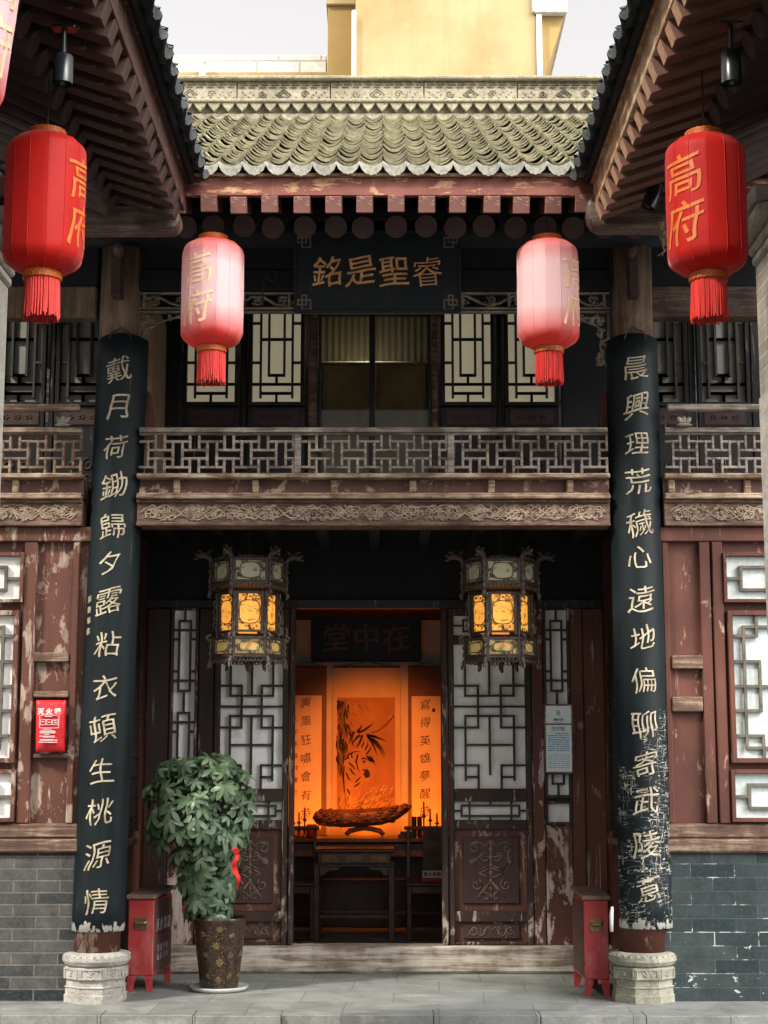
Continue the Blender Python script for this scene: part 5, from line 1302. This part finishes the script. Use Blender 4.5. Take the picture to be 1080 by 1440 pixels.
# ================================================================== RED LANTERNS
def make_lantern(shade_mat, label):
    t = thing('red_lantern', label, 'lantern', group='tall red lanterns hung from the eaves')
    hs_ = .088; el = lambda a: .0835 + .1*math.sqrt(max(0, 1 - (1 - a/hs_)**2))**1.15
    aa_ = (0, .002, .006, .012, .02, .03, .042, .056, .072, hs_)
    prof = [(el(a), -a) for a in aa_] + [(.1842, -.18), (.1848, -.323), (.1842, -.466)] + [(el(a), -.646 + a) for a in aa_[::-1]]
    N = 14
    MB().lathe(prof, (0, 0, 0), N*6, wob=lambda k, a: 1 - .016*math.sin(math.pi*((k % 6)/6))**1 + .002*math.sin(k*.7)).build('shade', shade_mat, t, smooth=True, local=True)
    rb = MB()
    for k in range(N):
        a = 2*math.pi*k/N; rb.tube([(r*1.003*math.cos(a), r*1.003*math.sin(a), z) for r, z in prof], .0016, 4)
    rb.build('rib', shade_mat, t, local=True)
    for z0, z1, r in ((.0, .034, .083), (-.685, -.646, .084)):
        cl = MB().lathe([(r, z0), (r + .003, z0 + .004), (r + .003, z1 - .004), (r, z1)], (0, 0, 0), 40).build('collar', M['collar'], t, local=True)
        g = MB()
        for k in range(18):
            a = 2*math.pi*k/18
            for (da, zz, ww, hh) in ((0, .5, .010, .003), (.12, .72, .003, .009), (-.1, .3, .003, .009), (.05, .25, .008, .003), (-.05, .78, .008, .003)):
                aa = a + da; c = Vector(((r + .0032)*math.cos(aa), (r + .0032)*math.sin(aa), z0 + (z1-z0)*zz)); tx = Vector((-math.sin(aa), math.cos(aa), 0)); nn = Vector((math.cos(aa), math.sin(aa), 0))
                g.hexa([c + tx*sx*ww + Vector((0, 0, sz*hh)) + nn*o for o, sx, sz in ((0,-1,-1),(0,1,-1),(0,1,1),(0,-1,1),(.002,-1,-1),(.002,1,-1),(.002,1,1),(.002,-1,1))])
        g.build('key_band', M['lantern_gold'], cl, local=True)
    ts_ = MB(); rnd = random.Random(6)
    ts_.lathe([(.074, -.685), (.074, -.83)], (0, 0, 0), 24)
    for k in range(78):
        a = 2*math.pi*k/78 + rnd.uniform(-.03, .03); L = rnd.uniform(.165, .19); r1 = .079 + rnd.uniform(-.004, .006)
        ts_.tube([(.077*math.cos(a), .077*math.sin(a), -.684), (.08*math.cos(a + .02), .08*math.sin(a + .02), -.76), (r1*math.cos(a + rnd.uniform(-.04, .04)), r1*math.sin(a), -.684 - L)], .0036, 4)
    ts_.build('tassel', M['tassel'], t, local=True)
    m = MB()
    for i, ch in enumerate('高府'):
        v2, f2 = text_parts(ch, .215, .5, 10, .004, 1.3, i*3 + 2, 1.5)
        zc = -.215 - i*.225
        m.add([((.1838 + (z + .5)*.0016)*math.sin(x/.183), -(.1838 + (z + .5)*.0016)*math.cos(x/.183), zc + y) for x, y, z in v2], f2)
    m.build('inscription', M['lantern_gold'] if shade_mat is M['lantern'] else M['lantern_gold_pale'], t, local=True)
    MB().tube([(0, 0, .03), (0, 0, .42)], .004, 6).build('cord', M['iron'], t, local=True)
    return t
A = make_lantern(M['lantern'], 'deep red lantern under the left eave, gilt character on its right edge')
YO, YI = -3.07, -.88
A.location = at(66, 194, YO); A.rotation_euler = (0, 0, R(79))
dup(A, at(990, 196, YO), R(-47), 'red lantern under the right eave, gilt characters on its lit left side')
q = dup(A, at(1112, 306, -1.9), R(40), 'red lantern mostly hidden behind the right brick pier, only an edge showing')
B = make_lantern(M['lantern_sunlit'], 'red lantern with painted pale highlight before the balcony between the left column and the plaque')
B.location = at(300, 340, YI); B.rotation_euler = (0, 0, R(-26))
dup(B, at(769.5, 341, YI), R(56), 'red lantern with painted pale highlight before the balcony between the plaque and the right column')
q = dup(B, at(-44, -120, -5.6), R(62), 'pale pink lantern edge at the upper left corner of the photo, nearest the camera'); q.rotation_euler = (Matrix.Rotation(R(6), 3, 'Y') @ Matrix.Rotation(R(62), 3, 'Z')).to_euler()
# ================================================================== PALACE LANTERNS
def make_palace(label):
    t = thing('palace_lantern', label, 'lantern', group='carved hexagonal palace lanterns in the porch')
    tiers = [(.245, -.03, -.235, M['pane_pale'], 'upper'), (.198, -.245, -.535, M['pane_lit'], 'body'), (.235, -.545, -.715, M['pane_low'], 'lower')]
    for Rr, z1, z0, pm, nm in tiers:
        fm = MB(); fr = MB(); H = z1 - z0
        pan = []
        for k in range(6):
            am = R(-90 + 60*k); n_ = Vector((math.cos(am), math.sin(am), 0)); tx = Vector((-math.sin(am), math.cos(am), 0)); ap_ = Rr*math.cos(R(30)); hw = Rr/2
            def P(u, z, o, n_=n_, tx=tx, ap_=ap_): return n_*(ap_ + o) + tx*u + Vector((0, 0, z))
            def bx(u0, u1, za, zb, o0, o1, mb): mb.hexa([P(u0, za, o0), P(u1, za, o0), P(u1, za, o1), P(u0, za, o1), P(u0, zb, o0), P(u1, zb, o0), P(u1, zb, o1), P(u0, zb, o1)])
            bw = .018
            bx(-hw + .008, hw - .008, z1 - bw, z1, -.012, .006, fm); 
            sk = .045 if nm != 'body' else .02
            bx(-hw + .008, hw - .008, z0 + sk, z0 + sk + bw*.8, -.012, .008, fm)
            if nm != 'body': bx(-hw + .008, hw - .008, z0 + sk - .012, z0 + sk - .001, -.010, .014, fm)
            bw2 = .027 if nm == 'body' else .026
            bx(-hw + .006, -hw + bw2, z0 + sk*.4, z1 - .001, -.013, .009, fm); bx(hw - bw2, hw - .006, z0 + sk*.4, z1 - .001, -.013, .009, fm)
            pan.append([P(-hw + .024, z0 + sk + bw*.8, -.008), P(hw - .024, z0 + sk + bw*.8, -.008), P(hw - .024, z1 - bw, -.008), P(-hw + .024, z1 - bw, -.008)])
            pw, pz0, pz1 = hw - .026, z0 + sk + bw*.8 + .002, z1 - bw - .002; pm_ = (pz0 + pz1)/2; ph = (pz1 - pz0)/2
            eu, ez_ = (pw*.70, ph*.84) if nm == 'upper' else ((pw*.93, ph*.66) if nm == 'body' else (pw*.72, ph*.72))
            el = []
            for i in range(25):
                a = 2*math.pi*i/24; ca_, sa_ = math.cos(a), math.sin(a); e_ = .62
                el.append(P(eu*abs(ca_)**e_*(1 if ca_ > 0 else -1), pm_ + ez_*abs(sa_)**e_*(1 if sa_ > 0 else -1), 0))
            fr.tube(el, .0032, 4)
            rn = random.Random(k)
            for i in range(26 if nm == 'body' else 22):     # pierced scrollwork filling the corners
                for _ in range(30):
                    u, z = rn.uniform(-pw, pw), rn.uniform(pz0, pz1)
                    if (abs(u)/eu)**3.2 + (abs(z - pm_)/ez_)**3.2 > 1.05: break
                rr = rn.uniform(.007, .012); a0 = rn.uniform(0, 6)
                fr.tube([P(min(pw, max(-pw, u + rr*(1 - j/14)*math.cos(a0 + j*.7))), min(pz1, max(pz0, z + rr*(1 - j/14)*math.sin(a0 + j*.7))), 0) for j in range(11)], .0024, 4)
            if nm != 'body':                                 # hanging filigree skirt
                for i in range(9):
                    u = -hw + .02 + (2*hw - .04)*i/8; fr.tube([P(u - .012, z0 + sk - .012, .004), P(u - .009, z0 + sk - .034, .004), P(u, z0 + sk - .036 - .006*(i % 2), .004), P(u + .009, z0 + sk - .034, .004), P(u + .012, z0 + sk - .012, .004)], .0034, 4)
            if nm == 'upper':
                for i in range(7):
                    u = -hw*.6 + hw*1.2*i/6; fr.tube([P(u - .012, z1, 0), P(u - .005, z1 + .012 + .008*(3 - abs(i - 3))/3, 0), P(u + .006, z1 + .010, 0), P(u + .012, z1, 0)], .0045, 4)
            ac = R(-90 + 60*k + 30); cn = Vector((math.cos(ac), math.sin(ac), 0))
            side_h = (z1 - z0)
            fr.tube([cn*(Rr + .008 + .006*math.sin(j*1.9)) + Vector((0, 0, z1 - .005 - (side_h + .02)*j/14)) for j in range(15)], [.011 - .002*(j % 2) for j in range(15)], 6)
            if nm == 'body':
                fr.tube([cn*(Rr + .02 + .012*abs(math.sin(j*1.2))) + Vector((0, 0, (z0+z1)/2 + .09 - .18*j/10)) for j in range(11)], .006, 5)
            if nm == 'lower':
                fr.tube([cn*(Rr + .01 + .028*math.sin(min(3.1, j*.5))) + Vector((0, 0, z1 + .02 - .045*j/6)) for j in range(7)], .009, 5)
                fr.tube([cn*(Rr + .01 + .02*j/5) + Vector((0, 0, z0 + .02 - .055*j/5)) for j in range(6)], [.012, .013, .009, .012, .008, .005], 5)
        fo = fm.build(nm + '_frame', M['lantern_wood'], t, local=True, bevel=.002)
        fr.build('fret', M['lantern_fret'], fo, local=True)
        for q in pan: MB().add(q, [(0, 1, 2, 3)]).build('pane', pm, fo, local=True)
    # plates that close the tiers
    for Rr, z in ((.243, -.04), (.243, -.20), (.232, -.556), (.232, -.67)):
        MB().lathe([(Rr*.93, z), (Rr*.93, z + .008)], (0, 0, 0), 6).build('tier_plate', M['lantern_wood'], t, local=True)
    for k in range(6):
        ac = R(-60 + 60*k); cn = Vector((math.cos(ac), math.sin(ac), 0)); tx = Vector((-math.sin(ac), math.cos(ac), 0))
        d = MB(); Zv = lambda z: Vector((0, 0, z))
        d.tube([cn*.235 + Zv(-.05), cn*.262 + Zv(-.012), cn*.30 + Zv(.004), cn*.335 + Zv(-.004), cn*.365 + Zv(.014)], [.016, .018, .02, .017, .007], 7)
        d.tube([cn*.31 + Zv(.018), cn*.325 + Zv(.035), cn*.345 + Zv(.03)], [.01, .008, .004], 5)
        d.tube([cn*.275 + Zv(.012), cn*.262 + Zv(.034), cn*.245 + Zv(.04)], [.009, .008, .004], 5)
        d.tube([cn*.335 + Zv(-.012), cn*.355 + Zv(-.024), cn*.37 + Zv(-.018)], [.009, .007, .003], 5)
        for j in range(5): d.ball(tuple(cn*(.25 + .006*(j % 2)) + Zv(-.07 - .035*j)), .014, .014, .014, 6, 4)
        d.tube([cn*.25 + Zv(-.235), cn*.262 + Zv(-.262), cn*.255 + Zv(-.285)], [.014, .016, .008], 6)
        d.build('dragon_arm', M['lantern_fret'], t, local=True, smooth=True)
    MB().tube([(0, 0, -.04), (0, 0, .04), (.012, 0, .06), (.0, 0, .08), (-.004, 0, .28)], .004, 6).build('hook', M['iron'], t, local=True)
    MB().tube([(0, 0, -.67), (0, 0, -.74), (.008, 0, -.77)], [.02, .016, .008], 8).build('finial', M['iron'], t, local=True)
    return t
YP = .55
Pl = make_palace('carved hexagonal palace lantern with lit amber panes, nearer the potted plant'); Pl.location = at(350, 783, YP); Pl.rotation_euler = (0, 0, R(8))
dup(Pl, at(703, 784, YP), R(1), 'carved hexagonal palace lantern with lit amber panes, above the right door leaf')
# ================================================================== SPOTLIGHTS, HOOK, ROPE
def spot(px, py0, py1, Y, tilt, label, top):
    p = at(px, py1, Y); L = at(px, py0, Y).z - p.z
    t = thing('spotlight', label, 'spotlight', p, group='black spotlights under the eaves'); t.rotation_euler = (0, tilt, 0)
    r = .042
    MB().lathe([(r, 0), (r, L), (r*.8, L + .008)], (0, 0, 0), 24, capb=False).lathe([(r*.9, 0.0), (r*.9, .03)], (0, 0, 0), 24, capt=True, capb=False).build('body', M['black_metal'], t, local=True, smooth=True)
    MB().box(-.008, .008, -.02, .02, L + .0, L + top).box(-.05, .05, -.03, .03, L + top, L + top + .012).build('bracket', M['black_metal'], t, local=True, bevel=.003)
    MB().lathe([(.001, .028), (r*.85, .026)], (0, 0, 0), 20, capb=False, capt=False).build('lens', M['glass'], t, local=True)
spot(88, 80, 118, -3.8, 0, 'black cylinder spotlight under the left eave above the red lantern', .12)
spot(1029, 74, 117, -3.8, R(0), 'black cylinder spotlight under the right eave above the red lantern', .12)
spot(911, 258, 292, -1.55, R(22), 'tilted black spotlight beside the right eave beam, left of the red lantern', .1)
m = MB().tube([at(370, 430, -.06), at(369, 405, -.06), at(373, 390, -.06)] + [at(382 + 9*math.cos(a)*(1 - i*.03), 389 + 9*math.sin(a)*(1 - i*.03), -.06) for i, a in enumerate([3.3 + .45*j for j in range(14)])], .006, 7)
tag(m.build('iron_hook', M['iron'], None, smooth=True, loc=at(380, 390, -.06)), 'curled iron hook beside the eave plaque, left of it', 'hook')
m = MB(); rnd = random.Random(2); yy = -1.2
for k in range(10):
    x0 = 930 + rnd.uniform(-4, 4); m.tube([at(x0 + rnd.uniform(-2, 2), 312 + 6*j, yy + rnd.uniform(-.02, .02)) + Vector((rnd.uniform(-.008, .008)*(1 + (j > 5)*2), 0, 0)) for j in range(rnd.randint(5, 9))], .004, 4)
tag(m.build('frayed_rope', M['rope'], None, loc=at(930, 312, yy)), 'frayed rope end hanging from the right eave beam', 'rope')
# ================================================================== FIRE BOXES
def fire_box(label, loc, rz, w_, h, dep, side):
    t = thing('fire_extinguisher_box', label, 'fire box', loc, rz, 'red extinguisher boxes beside the columns')
    zl = .10
    MB().box(-w_/2, w_/2, 0, dep, zl, h).build('body', M['red_metal'], t, local=True, bevel=.005)
    MB().box(side*w_/2 + side*.0005, side*w_/2 + side*.004, .012, dep - .012, zl + .02, zl + (h - zl)*.52).box(side*w_/2 + side*.0005, side*w_/2 + side*.004, .012, dep - .012, zl + (h - zl)*.535, h - .02).build('side_door', M['box_side'], t, local=True)
    o_ = .012
    MB().hexa([(-w_/2 - o_, -o_, h + .001), (w_/2 + o_, -o_, h + .001), (w_/2 + o_, dep + o_, h + .03), (-w_/2 - o_, dep + o_, h + .03), (-w_/2 - o_, -o_, h + .026), (w_/2 + o_, -o_, h + .026), (w_/2 + o_, dep + o_, h + .055), (-w_/2 - o_, dep + o_, h + .055)]).build('lid', M['lid_metal'], t, local=True, bevel=.003)
    for sx in (-1, 1):
        for y0, y1 in ((0, .012), (dep - .012, dep)):
            MB().prism([(sx*w_/2, 0), (sx*w_/2 - sx*.035, 0), (sx*w_/2 - sx*.055, zl - .0005), (sx*w_/2, zl - .0005)], y0, y1).build('leg', M['red_metal'], t, local=True)
    hd = MB(); zc = h - .155
    hd.box(-.04, .04, -.006, -.0005, zc - .036, zc + .038)
    hd.tube([(-.038, -.012, zc + .014), (-.026, -.026, zc + .006), (.026, -.026, zc + .006), (.038, -.012, zc + .014)], .008, 8)
    hd.box(-.022, .022, -.0075, -.0062, zc - .022, zc - .004)
    hd.build('handle', M['brass'], t, local=True, bevel=.003)
    if side > 0:
        m = MB()
        for i, ch in enumerate('灭火器箱'):
            v2, f2 = text_parts(ch, .085, .5, 0, .01, 0); yc = .10 + i*.10
            m.add([(w_/2 + .0042 + (z + .5)*.0015, yc + x, h - .17 + y) for x, y, z in v2], f2)
        for i, ch in enumerate('消防器材严禁挪用'):
            v2, f2 = text_parts(ch, .045, .5, 0, .01, 0); yc = .12 + (i // 2)*.075
            m.add([(w_/2 + .0042 + (z + .5)*.0015, yc + x*1.0, zl + .16 - (i % 2)*.055 + y) for x, y, z in v2], f2)
        m.build('lettering', M['letter_worn'], t, local=True)
    return t
p = at(196, 1392, .42); fire_box('red metal fire box with a brass handle standing left, next to the potted plant', (p.x, .42, .0), R(-6), .165, .575, .50, 1)
p = at(841, 1402, .20); fire_box('red metal fire box with a scuffed front standing right, beside the right column base', (p.x, .22, .0), R(2), .155, .585, .46, -1)
# ================================================================== FIRE BLANKET BAG, NOTICE BOARD, PAPER
x0, x1, z0, z1 = rect(51, 92, 985, 1057, -.05); W = x1 - x0; H = z1 - z0
t = thing('fire_blanket_bag', 'red vinyl fire blanket bag with white print hanging on the left wall', 'bag', ((x0+x1)/2, -.05, z0))
m = MB(); n = 10; vs = []; fs = []
for j in range(n + 1):
    for i in range(n + 1):
        u, v = i/n, j/n; bulge = .028*math.sin(math.pi*u)**.6*math.sin(math.pi*min(1, v*1.12))**.6 if 0 < u < 1 and 0 < v < .9 else 0
        bulge += .006*mnoise.noise((u*5, v*7, 1.3)) if 0 < u < 1 else 0
        vs.append((-W/2 + W*u*(1 - .03*(1 - v)) + .006*(1-v), -.022 - bulge, H*v))
k = n + 1
fs = [(j*k+i, j*k+i+1, (j+1)*k+i+1, (j+1)*k+i) for j in range(n) for i in range(n)]
N = len(vs); vs += [(x, 0.0 + .012, z) for x, y, z in vs]; fs += [(N+a, N+d, N+c, N+b) for a, b, c, d in fs]
fs += [(i, N+i, N+i+1, i+1) for i in range(n)] + [(n*k+i, n*k+i+1, N+n*k+i+1, N+n*k+i) for i in range(n)] + [(j*k, (j+1)*k, N+(j+1)*k, N+j*k) for j in range(n)] + [(j*k+n, N+j*k+n, N+(j+1)*k+n, (j+1)*k+n) for j in range(n)]
m.add(vs, fs); m.build('pouch', M['fire_bag'], t, local=True, smooth=True)
m = MB(); yf = -.058
for i, ch in enumerate('灭火毯'): flat_text(m, ch, (-.052 + .052*i, 0, H*.775), .042, yf, .006, .03, 0)
def bar(u0, u1, v, h): m.box(-W/2 + W*u0, -W/2 + W*u1, yf - .001, yf + .006, H*v - h/2, H*v + h/2)
for (u0, u1, v) in ((.22, .66, .725), (.35, .6, .68), (.30, .60, .435), (.22, .70, .40), (.18, .74, .38), (.2, .72, .36), (.34, .52, .335), (.18, .7, .30), (.3, .7, .28), (.2, .66, .235), (.2, .62, .21), (.64, .8, .22), (.16, .8, .18)): bar(u0, u1, v, .0034)
for (u0, u1, v0, v1) in ((.2, .38, .52, .62), (.42, .58, .52, .62), (.62, .8, .52, .62), (.17, .83, .46, .70)):
    bar(u0, u1, v0, .0022); bar(u0, u1, v1, .0022)
    for u in (u0, u1): m.box(-W/2 + W*u - .001, -W/2 + W*u + .001, yf - .001, yf + .006, H*v0, H*v1)
for u, v in ((.29, .58), (.5, .57), (.7, .60), (.72, .56)): bar(u - .04, u + .04, v, .005)
m.build('print', M['print_white'], t, local=True)
yn = YD - .06
x0, x1, z0, z1 = rect(765, 806, 990, 1088, yn)
t = thing('notice_board', 'pale blue framed notice board hung on the right side lattice window', 'notice board', ((x0+x1)/2, yn, z0))
W, H = x1 - x0, z1 - z0; f = .012
MB().box(-W/2, -W/2 + f, -.012, .012, 0, H).box(W/2 - f, W/2, -.012, .012, 0, H).box(-W/2 + f, W/2 - f, -.0115, .0115, 0, f).box(-W/2 + f, W/2 - f, -.0115, .0115, H - f, H).box(-W/2 + f, W/2 - f, -.0115, .0115, H*.70, H*.70 + .009).build('frame', M['sill'], t, local=True, bevel=.002)
MB().box(-W/2 + f + .0005, W/2 - f - .0005, -.004, .008, f + .0005, H*.70 - .0005).build('lower_sheet', M['sign_blue'], t, local=True)
MB().box(-W/2 + f + .0005, W/2 - f - .0005, -.004, .008, H*.70 + .0095, H - f - .0005).build('upper_sheet', M['sign_blue'], t, local=True)
m = MB()
for i, ch in enumerate('在中堂'): flat_text(m, ch, (-.034 + .032*i, 0, H*.645), .036, -.004, .0015, .0, .6, i)
for i, ch in enumerate('高家大院'): flat_text(m, ch, (-.027 + .018*i, 0, H*.775), .019, -.004, .0015, .02, 0, i)
m.tube([(.001, -.0045, H*.90)] + [(.0 + .011*math.cos(a), -.0045, H*.87 + .018*math.sin(a)) for a in [1.57 - .5*j for j in range(13)]], .0015, 4)
m.tube([(.0 + .006*math.cos(a), -.0045, H*.872 + .006*math.sin(a)) for a in [.6*j for j in range(11)]], .0013, 4)
m.box(-.03, .03, -.005, -.0038, H*.735, H*.735 + .002)
m.build('title', M['print_dark'], t, local=True)
m = MB(); rnd = random.Random(9)
for j in range(17):
    z = H*(.575 - .0305*j); u = -W*.36; 
    if j == 9: continue
    while u < W*.36:
        L = rnd.uniform(.008, .035); 
        if j != 0 or u > -.02: m.box(u, min(u + L, W*.37), -.0048, -.0038, z - (.0038 if j < 9 else .0022), z + (.0038 if j < 9 else .0022))
        u += L + rnd.uniform(.002, .007)
m.build('body_text', M['print_blue'], t, local=True)
a = at(861, 1275, -.02); b = at(860, 1310, -.02)
m = MB().tube([a, a.lerp(b, .3) + Vector((-.004, 0, 0)), b], [.008, .013, .011], 10)
tag(m.build('paper_roll', M['white'], None, loc=b, smooth=True), 'white rolled paper tucked beside the right column foot', 'paper')
# ================================================================== POTTED PLANT
pc = at(308, 1393, .50); pc.z = 0
t = thing('pot_saucer', 'pale round saucer under the brown plant pot', 'saucer', pc)
MB().lathe([(.0, .004), (.12, .004), (.165, .012), (.185, .032), (.19, .032), (.168, .004), (.12, .0), (0, 0)], (0, 0, 0), 40, capb=False, capt=False).build('dish', M['saucer'], t, local=True, smooth=True)
pt = thing('plant_pot', 'tall dark brown glazed pot with gilt flowers on a saucer', 'pot', (pc.x, pc.y, .014))
hp = Z(1292, .36) - .014
prof = [(.115, 0), (.122, .012), (.135, .12), (.152, hp*.6), (.168, hp - .03), (.178, hp - .012), (.176, hp), (.162, hp), (.158, hp - .04)]
MB().lathe(prof, (0, 0, 0), 40, capt=False).build('vessel', M['pot'], pt, local=True, smooth=True)
MB().lathe([(.158, hp - .045), (.02, hp - .035)], (0, 0, 0), 24, capb=False).build('soil', M['soil'], pt, local=True)
m = MB(); rnd = random.Random(3)
def on_pot(a, z, o=.001):
    r = .118 + (.174 - .118)*z/hp + o; return Vector((r*math.sin(a), -r*math.cos(a), z))
for (a, z, sc) in ((0.05, hp*.14, 1.0), (0.1, hp*.38, 1.15), (-.05, hp*.62, 1.1), (.08, hp*.85, .9), (-.55, hp*.5, .8), (.6, hp*.48, .8), (-.5, hp*.2, .7), (.62, hp*.2, .7), (-.6, hp*.78, .8), (.6, hp*.76, .8), (1.2, hp*.5, .9), (-1.2, hp*.5, .9), (1.25, hp*.2, .8), (-1.2, hp*.8, .8)):
    for k in range(8):
        b_ = k*math.pi/4 + a; L = .026*sc
        c0 = on_pot(a, z, .002); tp = on_pot(a + L*math.cos(b_)/.15, z + L*math.sin(b_), .002)
        m.tube([c0, c0.lerp(tp, .6), tp], [.002, .0055*sc, .001], 4)
    for k in range(9):
        aa, zz = a + rnd.uniform(-.3, .3), z + rnd.uniform(-.05, .05)
        if 0 < zz < hp - .02: m.ball(tuple(on_pot(aa, zz, .001)), .004, .004, .004, 5, 3)
m.build('gilt_flower', M['pot_gold'], pt, local=True)
pl = thing('umbrella_plant', 'bushy green umbrella plant with glossy finger leaves growing in the brown pot', 'plant', (pc.x, pc.y, hp - .02))
rnd = random.Random(21)
env = [(1062, 284, 46), (1078, 284, 68), (1105, 281, 80), (1150, 279, 82), (1185, 283, 70), (1212, 290, 48), (1245, 291, 40), (1272, 291, 38), (1288, 294, 30)]
def envel(py):
    for (a, b) in zip(env[:-1], env[1:]):
        if a[0] <= py <= b[0]:
            k = (py - a[0])/(b[0] - a[0]); return a[1] + (b[1]-a[1])*k, a[2] + (b[2]-a[2])*k
    return env[-1][1], env[-1][2]
sm = MB(); lm = MB()
for k in range(7):
    a0 = rnd.uniform(0, 6.28); top = at(rnd.uniform(235, 335), rnd.uniform(1090, 1180), pc.y); b0 = Vector((pc.x + .05*math.cos(a0), pc.y + .05*math.sin(a0), hp - .05))
    top.y += rnd.uniform(-.15, .2); md = b0.lerp(top, .5) + Vector((rnd.uniform(-.03, .03), rnd.uniform(-.03, .03), 0))
    sm.tube([b0, b0.lerp(md, .5), md, md.lerp(top, .6), top], [.012, .011, .009, .007, .004], 7)
def leaflet(o, d, up, L, w_, droop):
    sd_ = d.cross(up).normalized(); vs = []
    ts_ = [0, .22, .52, .82, 1.0]; ww = [.10, .55, 1.0, .80, .12]
    for t_, q in zip(ts_, ww):
        c = o + d*(L*t_) - up*(droop*L*t_*t_)
        vs += [c - sd_*w_*q + up*.10*w_*q, c, c + sd_*w_*q + up*.10*w_*q]
    fs = []
    for i in range(4): fs += [(3*i, 3*i+1, 3*i+4, 3*i+3), (3*i+1, 3*i+2, 3*i+5, 3*i+4)]
    lm.add(vs, fs)
cnt = 0
while cnt < 430:
    py = rnd.uniform(1066, 1302); cx, hw = envel(py)
    if rnd.random() > hw/78: continue
    a = rnd.uniform(0, 2*math.pi); r = rnd.random()**.38
    c0 = at(cx, py, pc.y); sc = 1/213
    x = c0.x + hw*sc*r*math.cos(a)*.93; y = pc.y + hw*sc*r*math.sin(a)*.85; z = c0.z
    if y < .12 and False: continue
    cnt += 1
    out = Vector((math.cos(a)*r, math.sin(a)*r, .35 + .5*(1180 - py)/120 if py < 1180 else .25)).normalized()
    up = (out + Vector((rnd.uniform(-.45, .45), rnd.uniform(-.9, .15), rnd.uniform(0, .7)))).normalized()
    e1 = up.orthogonal().normalized(); e2 = up.cross(e1)
    n_ = rnd.choice((6, 7, 7, 8)); L = rnd.uniform(.062, .096); a0 = rnd.uniform(0, 6.28); o = Vector((x, y, z))
    for k in range(n_):
        b_ = a0 + k*2*math.pi/n_ + rnd.uniform(-.12, .12); d = (e1*math.cos(b_) + e2*math.sin(b_) - up*.12).normalized()
        leaflet(o, d, up, L*rnd.uniform(.85, 1.1), L*.20, rnd.uniform(.15, .5))
    if cnt % 2 == 0:
        st = Vector((pc.x + (x - pc.x)*.35, pc.y + (y - pc.y)*.35, max(hp, z - .10))); sm.tube([st, st.lerp(o, .6) + Vector((0, 0, .01)), o], .0025, 4)
sm.build('stem', M['stem'], pl); lm.build('foliage', M['leaf'], pl, smooth=True)
m = MB(); vs = []
for j in range(12):
    q = at(330 + 3*math.sin(j*.9) + j*.35, 1194 + j*5, .50 - .30 + .01*math.sin(j*1.3)); ww = .007 + .008*math.sin(min(3.0, .4 + j*.25))
    vs += [q + Vector((-ww, -.004*math.sin(j), 0)), q + Vector((ww, .006*math.cos(j*1.1), .004))]
m.add(vs, [(2*i, 2*i+1, 2*i+3, 2*i+2) for i in range(11)])
m.tube([at(326, 1196, .19), at(331, 1193, .18), at(336, 1198, .19)], [.006, .012, .005], 6)
tag(m.build('red_ribbon', M['ribbon'], None, loc=at(330, 1194, .2), smooth=True), 'red ribbon tied to the umbrella plant', 'ribbon')
# ================================================================== BUILDINGS BEHIND
yb_ = 9.0
t = thing('stucco_building', 'tall yellow stucco building rising behind the hall roof ridge', 'building', (1.0, yb_, 0))
x0, x1, _, _ = rect(500, 754, 60, 100, yb_)
MB().box(x0, x1, yb_, yb_ + 5, -.155, 13).build('wall', M['yellow'], t)
xa, xb, za, zb = rect(461, 499, 10, 110, yb_ + .5)
MB().box(xa, x0 - .001, yb_ + .45, yb_ + 5, -.155, Z(9, yb_ + .45)).build('wing_wall', M['yellow_dark'], t)
MB().box(xa - .02, x0 - .002, yb_ + .40, yb_ + 5, Z(8.5, yb_ + .45), Z(-1, yb_ + .45)).build('wing_coping', M['yellow'], t, bevel=.01)
xp = X(497.5, 60, yb_ - .08); MB().tube([(xp, yb_ - .05, 8.5), (xp, yb_ - .05, Z(18, yb_))], .028, 10).build('drainpipe', M['white'], t, smooth=True)
xq0, xq1, _, _ = rect(754.5, 762, 30, 100, yb_)
MB().box(xq0, xq1, yb_ - .03, yb_ + .2, 8.0, Z(21, yb_)).build('corner_strip', M['white'], t)
zc_ = Z(20, yb_); xc0, xc1 = X(748, 10, yb_), X(797, 10, yb_)
MB().box(xc0, xc1, yb_ - .06, yb_ + 4, zc_, zc_ + 2.2).build('tiled_parapet', M['white_tile'], t, bevel=.01)
MB().prism([(xq1 + .001, zc_ - .001), (xc1 - .03, zc_ - .001), (X(763, 112, yb_), Z(116, yb_))], yb_ + .05, yb_ + 3).build('balcony_underside', M['yellow_dark'], t)
y2 = 10.5
t = thing('tiled_building', 'low white tiled parapet building behind the left part of the ridge', 'building', (-2, y2, 0))
x0, x1, z0, z1 = rect(120, 459, 77, 104, y2)
MB().box(x0, x1, y2, y2 + .3, z0, z1).build('parapet', M['white_tile'], t, bevel=.01)
MB().box(x0, x1, y2 + .05, y2 + 4, -.155, z0 - .001).build('wall', M['yellow_dark'], t)
MB().box(x0, x1 + .05, y2 - .08, y2 + .2, z0 - .12, z0 - .0015).build('ledge', M['yellow'], t, bevel=.01)
xv, zv0, zv1 = X(284, 95, y2 - .2), Z(112, y2 - .2), Z(84, y2 - .2)
MB().tube([(xv, y2 - .16, zv0 - .4), (xv, y2 - .16, zv1)], .035, 12).tube([(xv - .03, y2 - .16, zv1 - .03), (xv + .06, y2 - .19, zv1 - .0)], .03, 10).build('vent_pipe', M['white'], t, smooth=True)
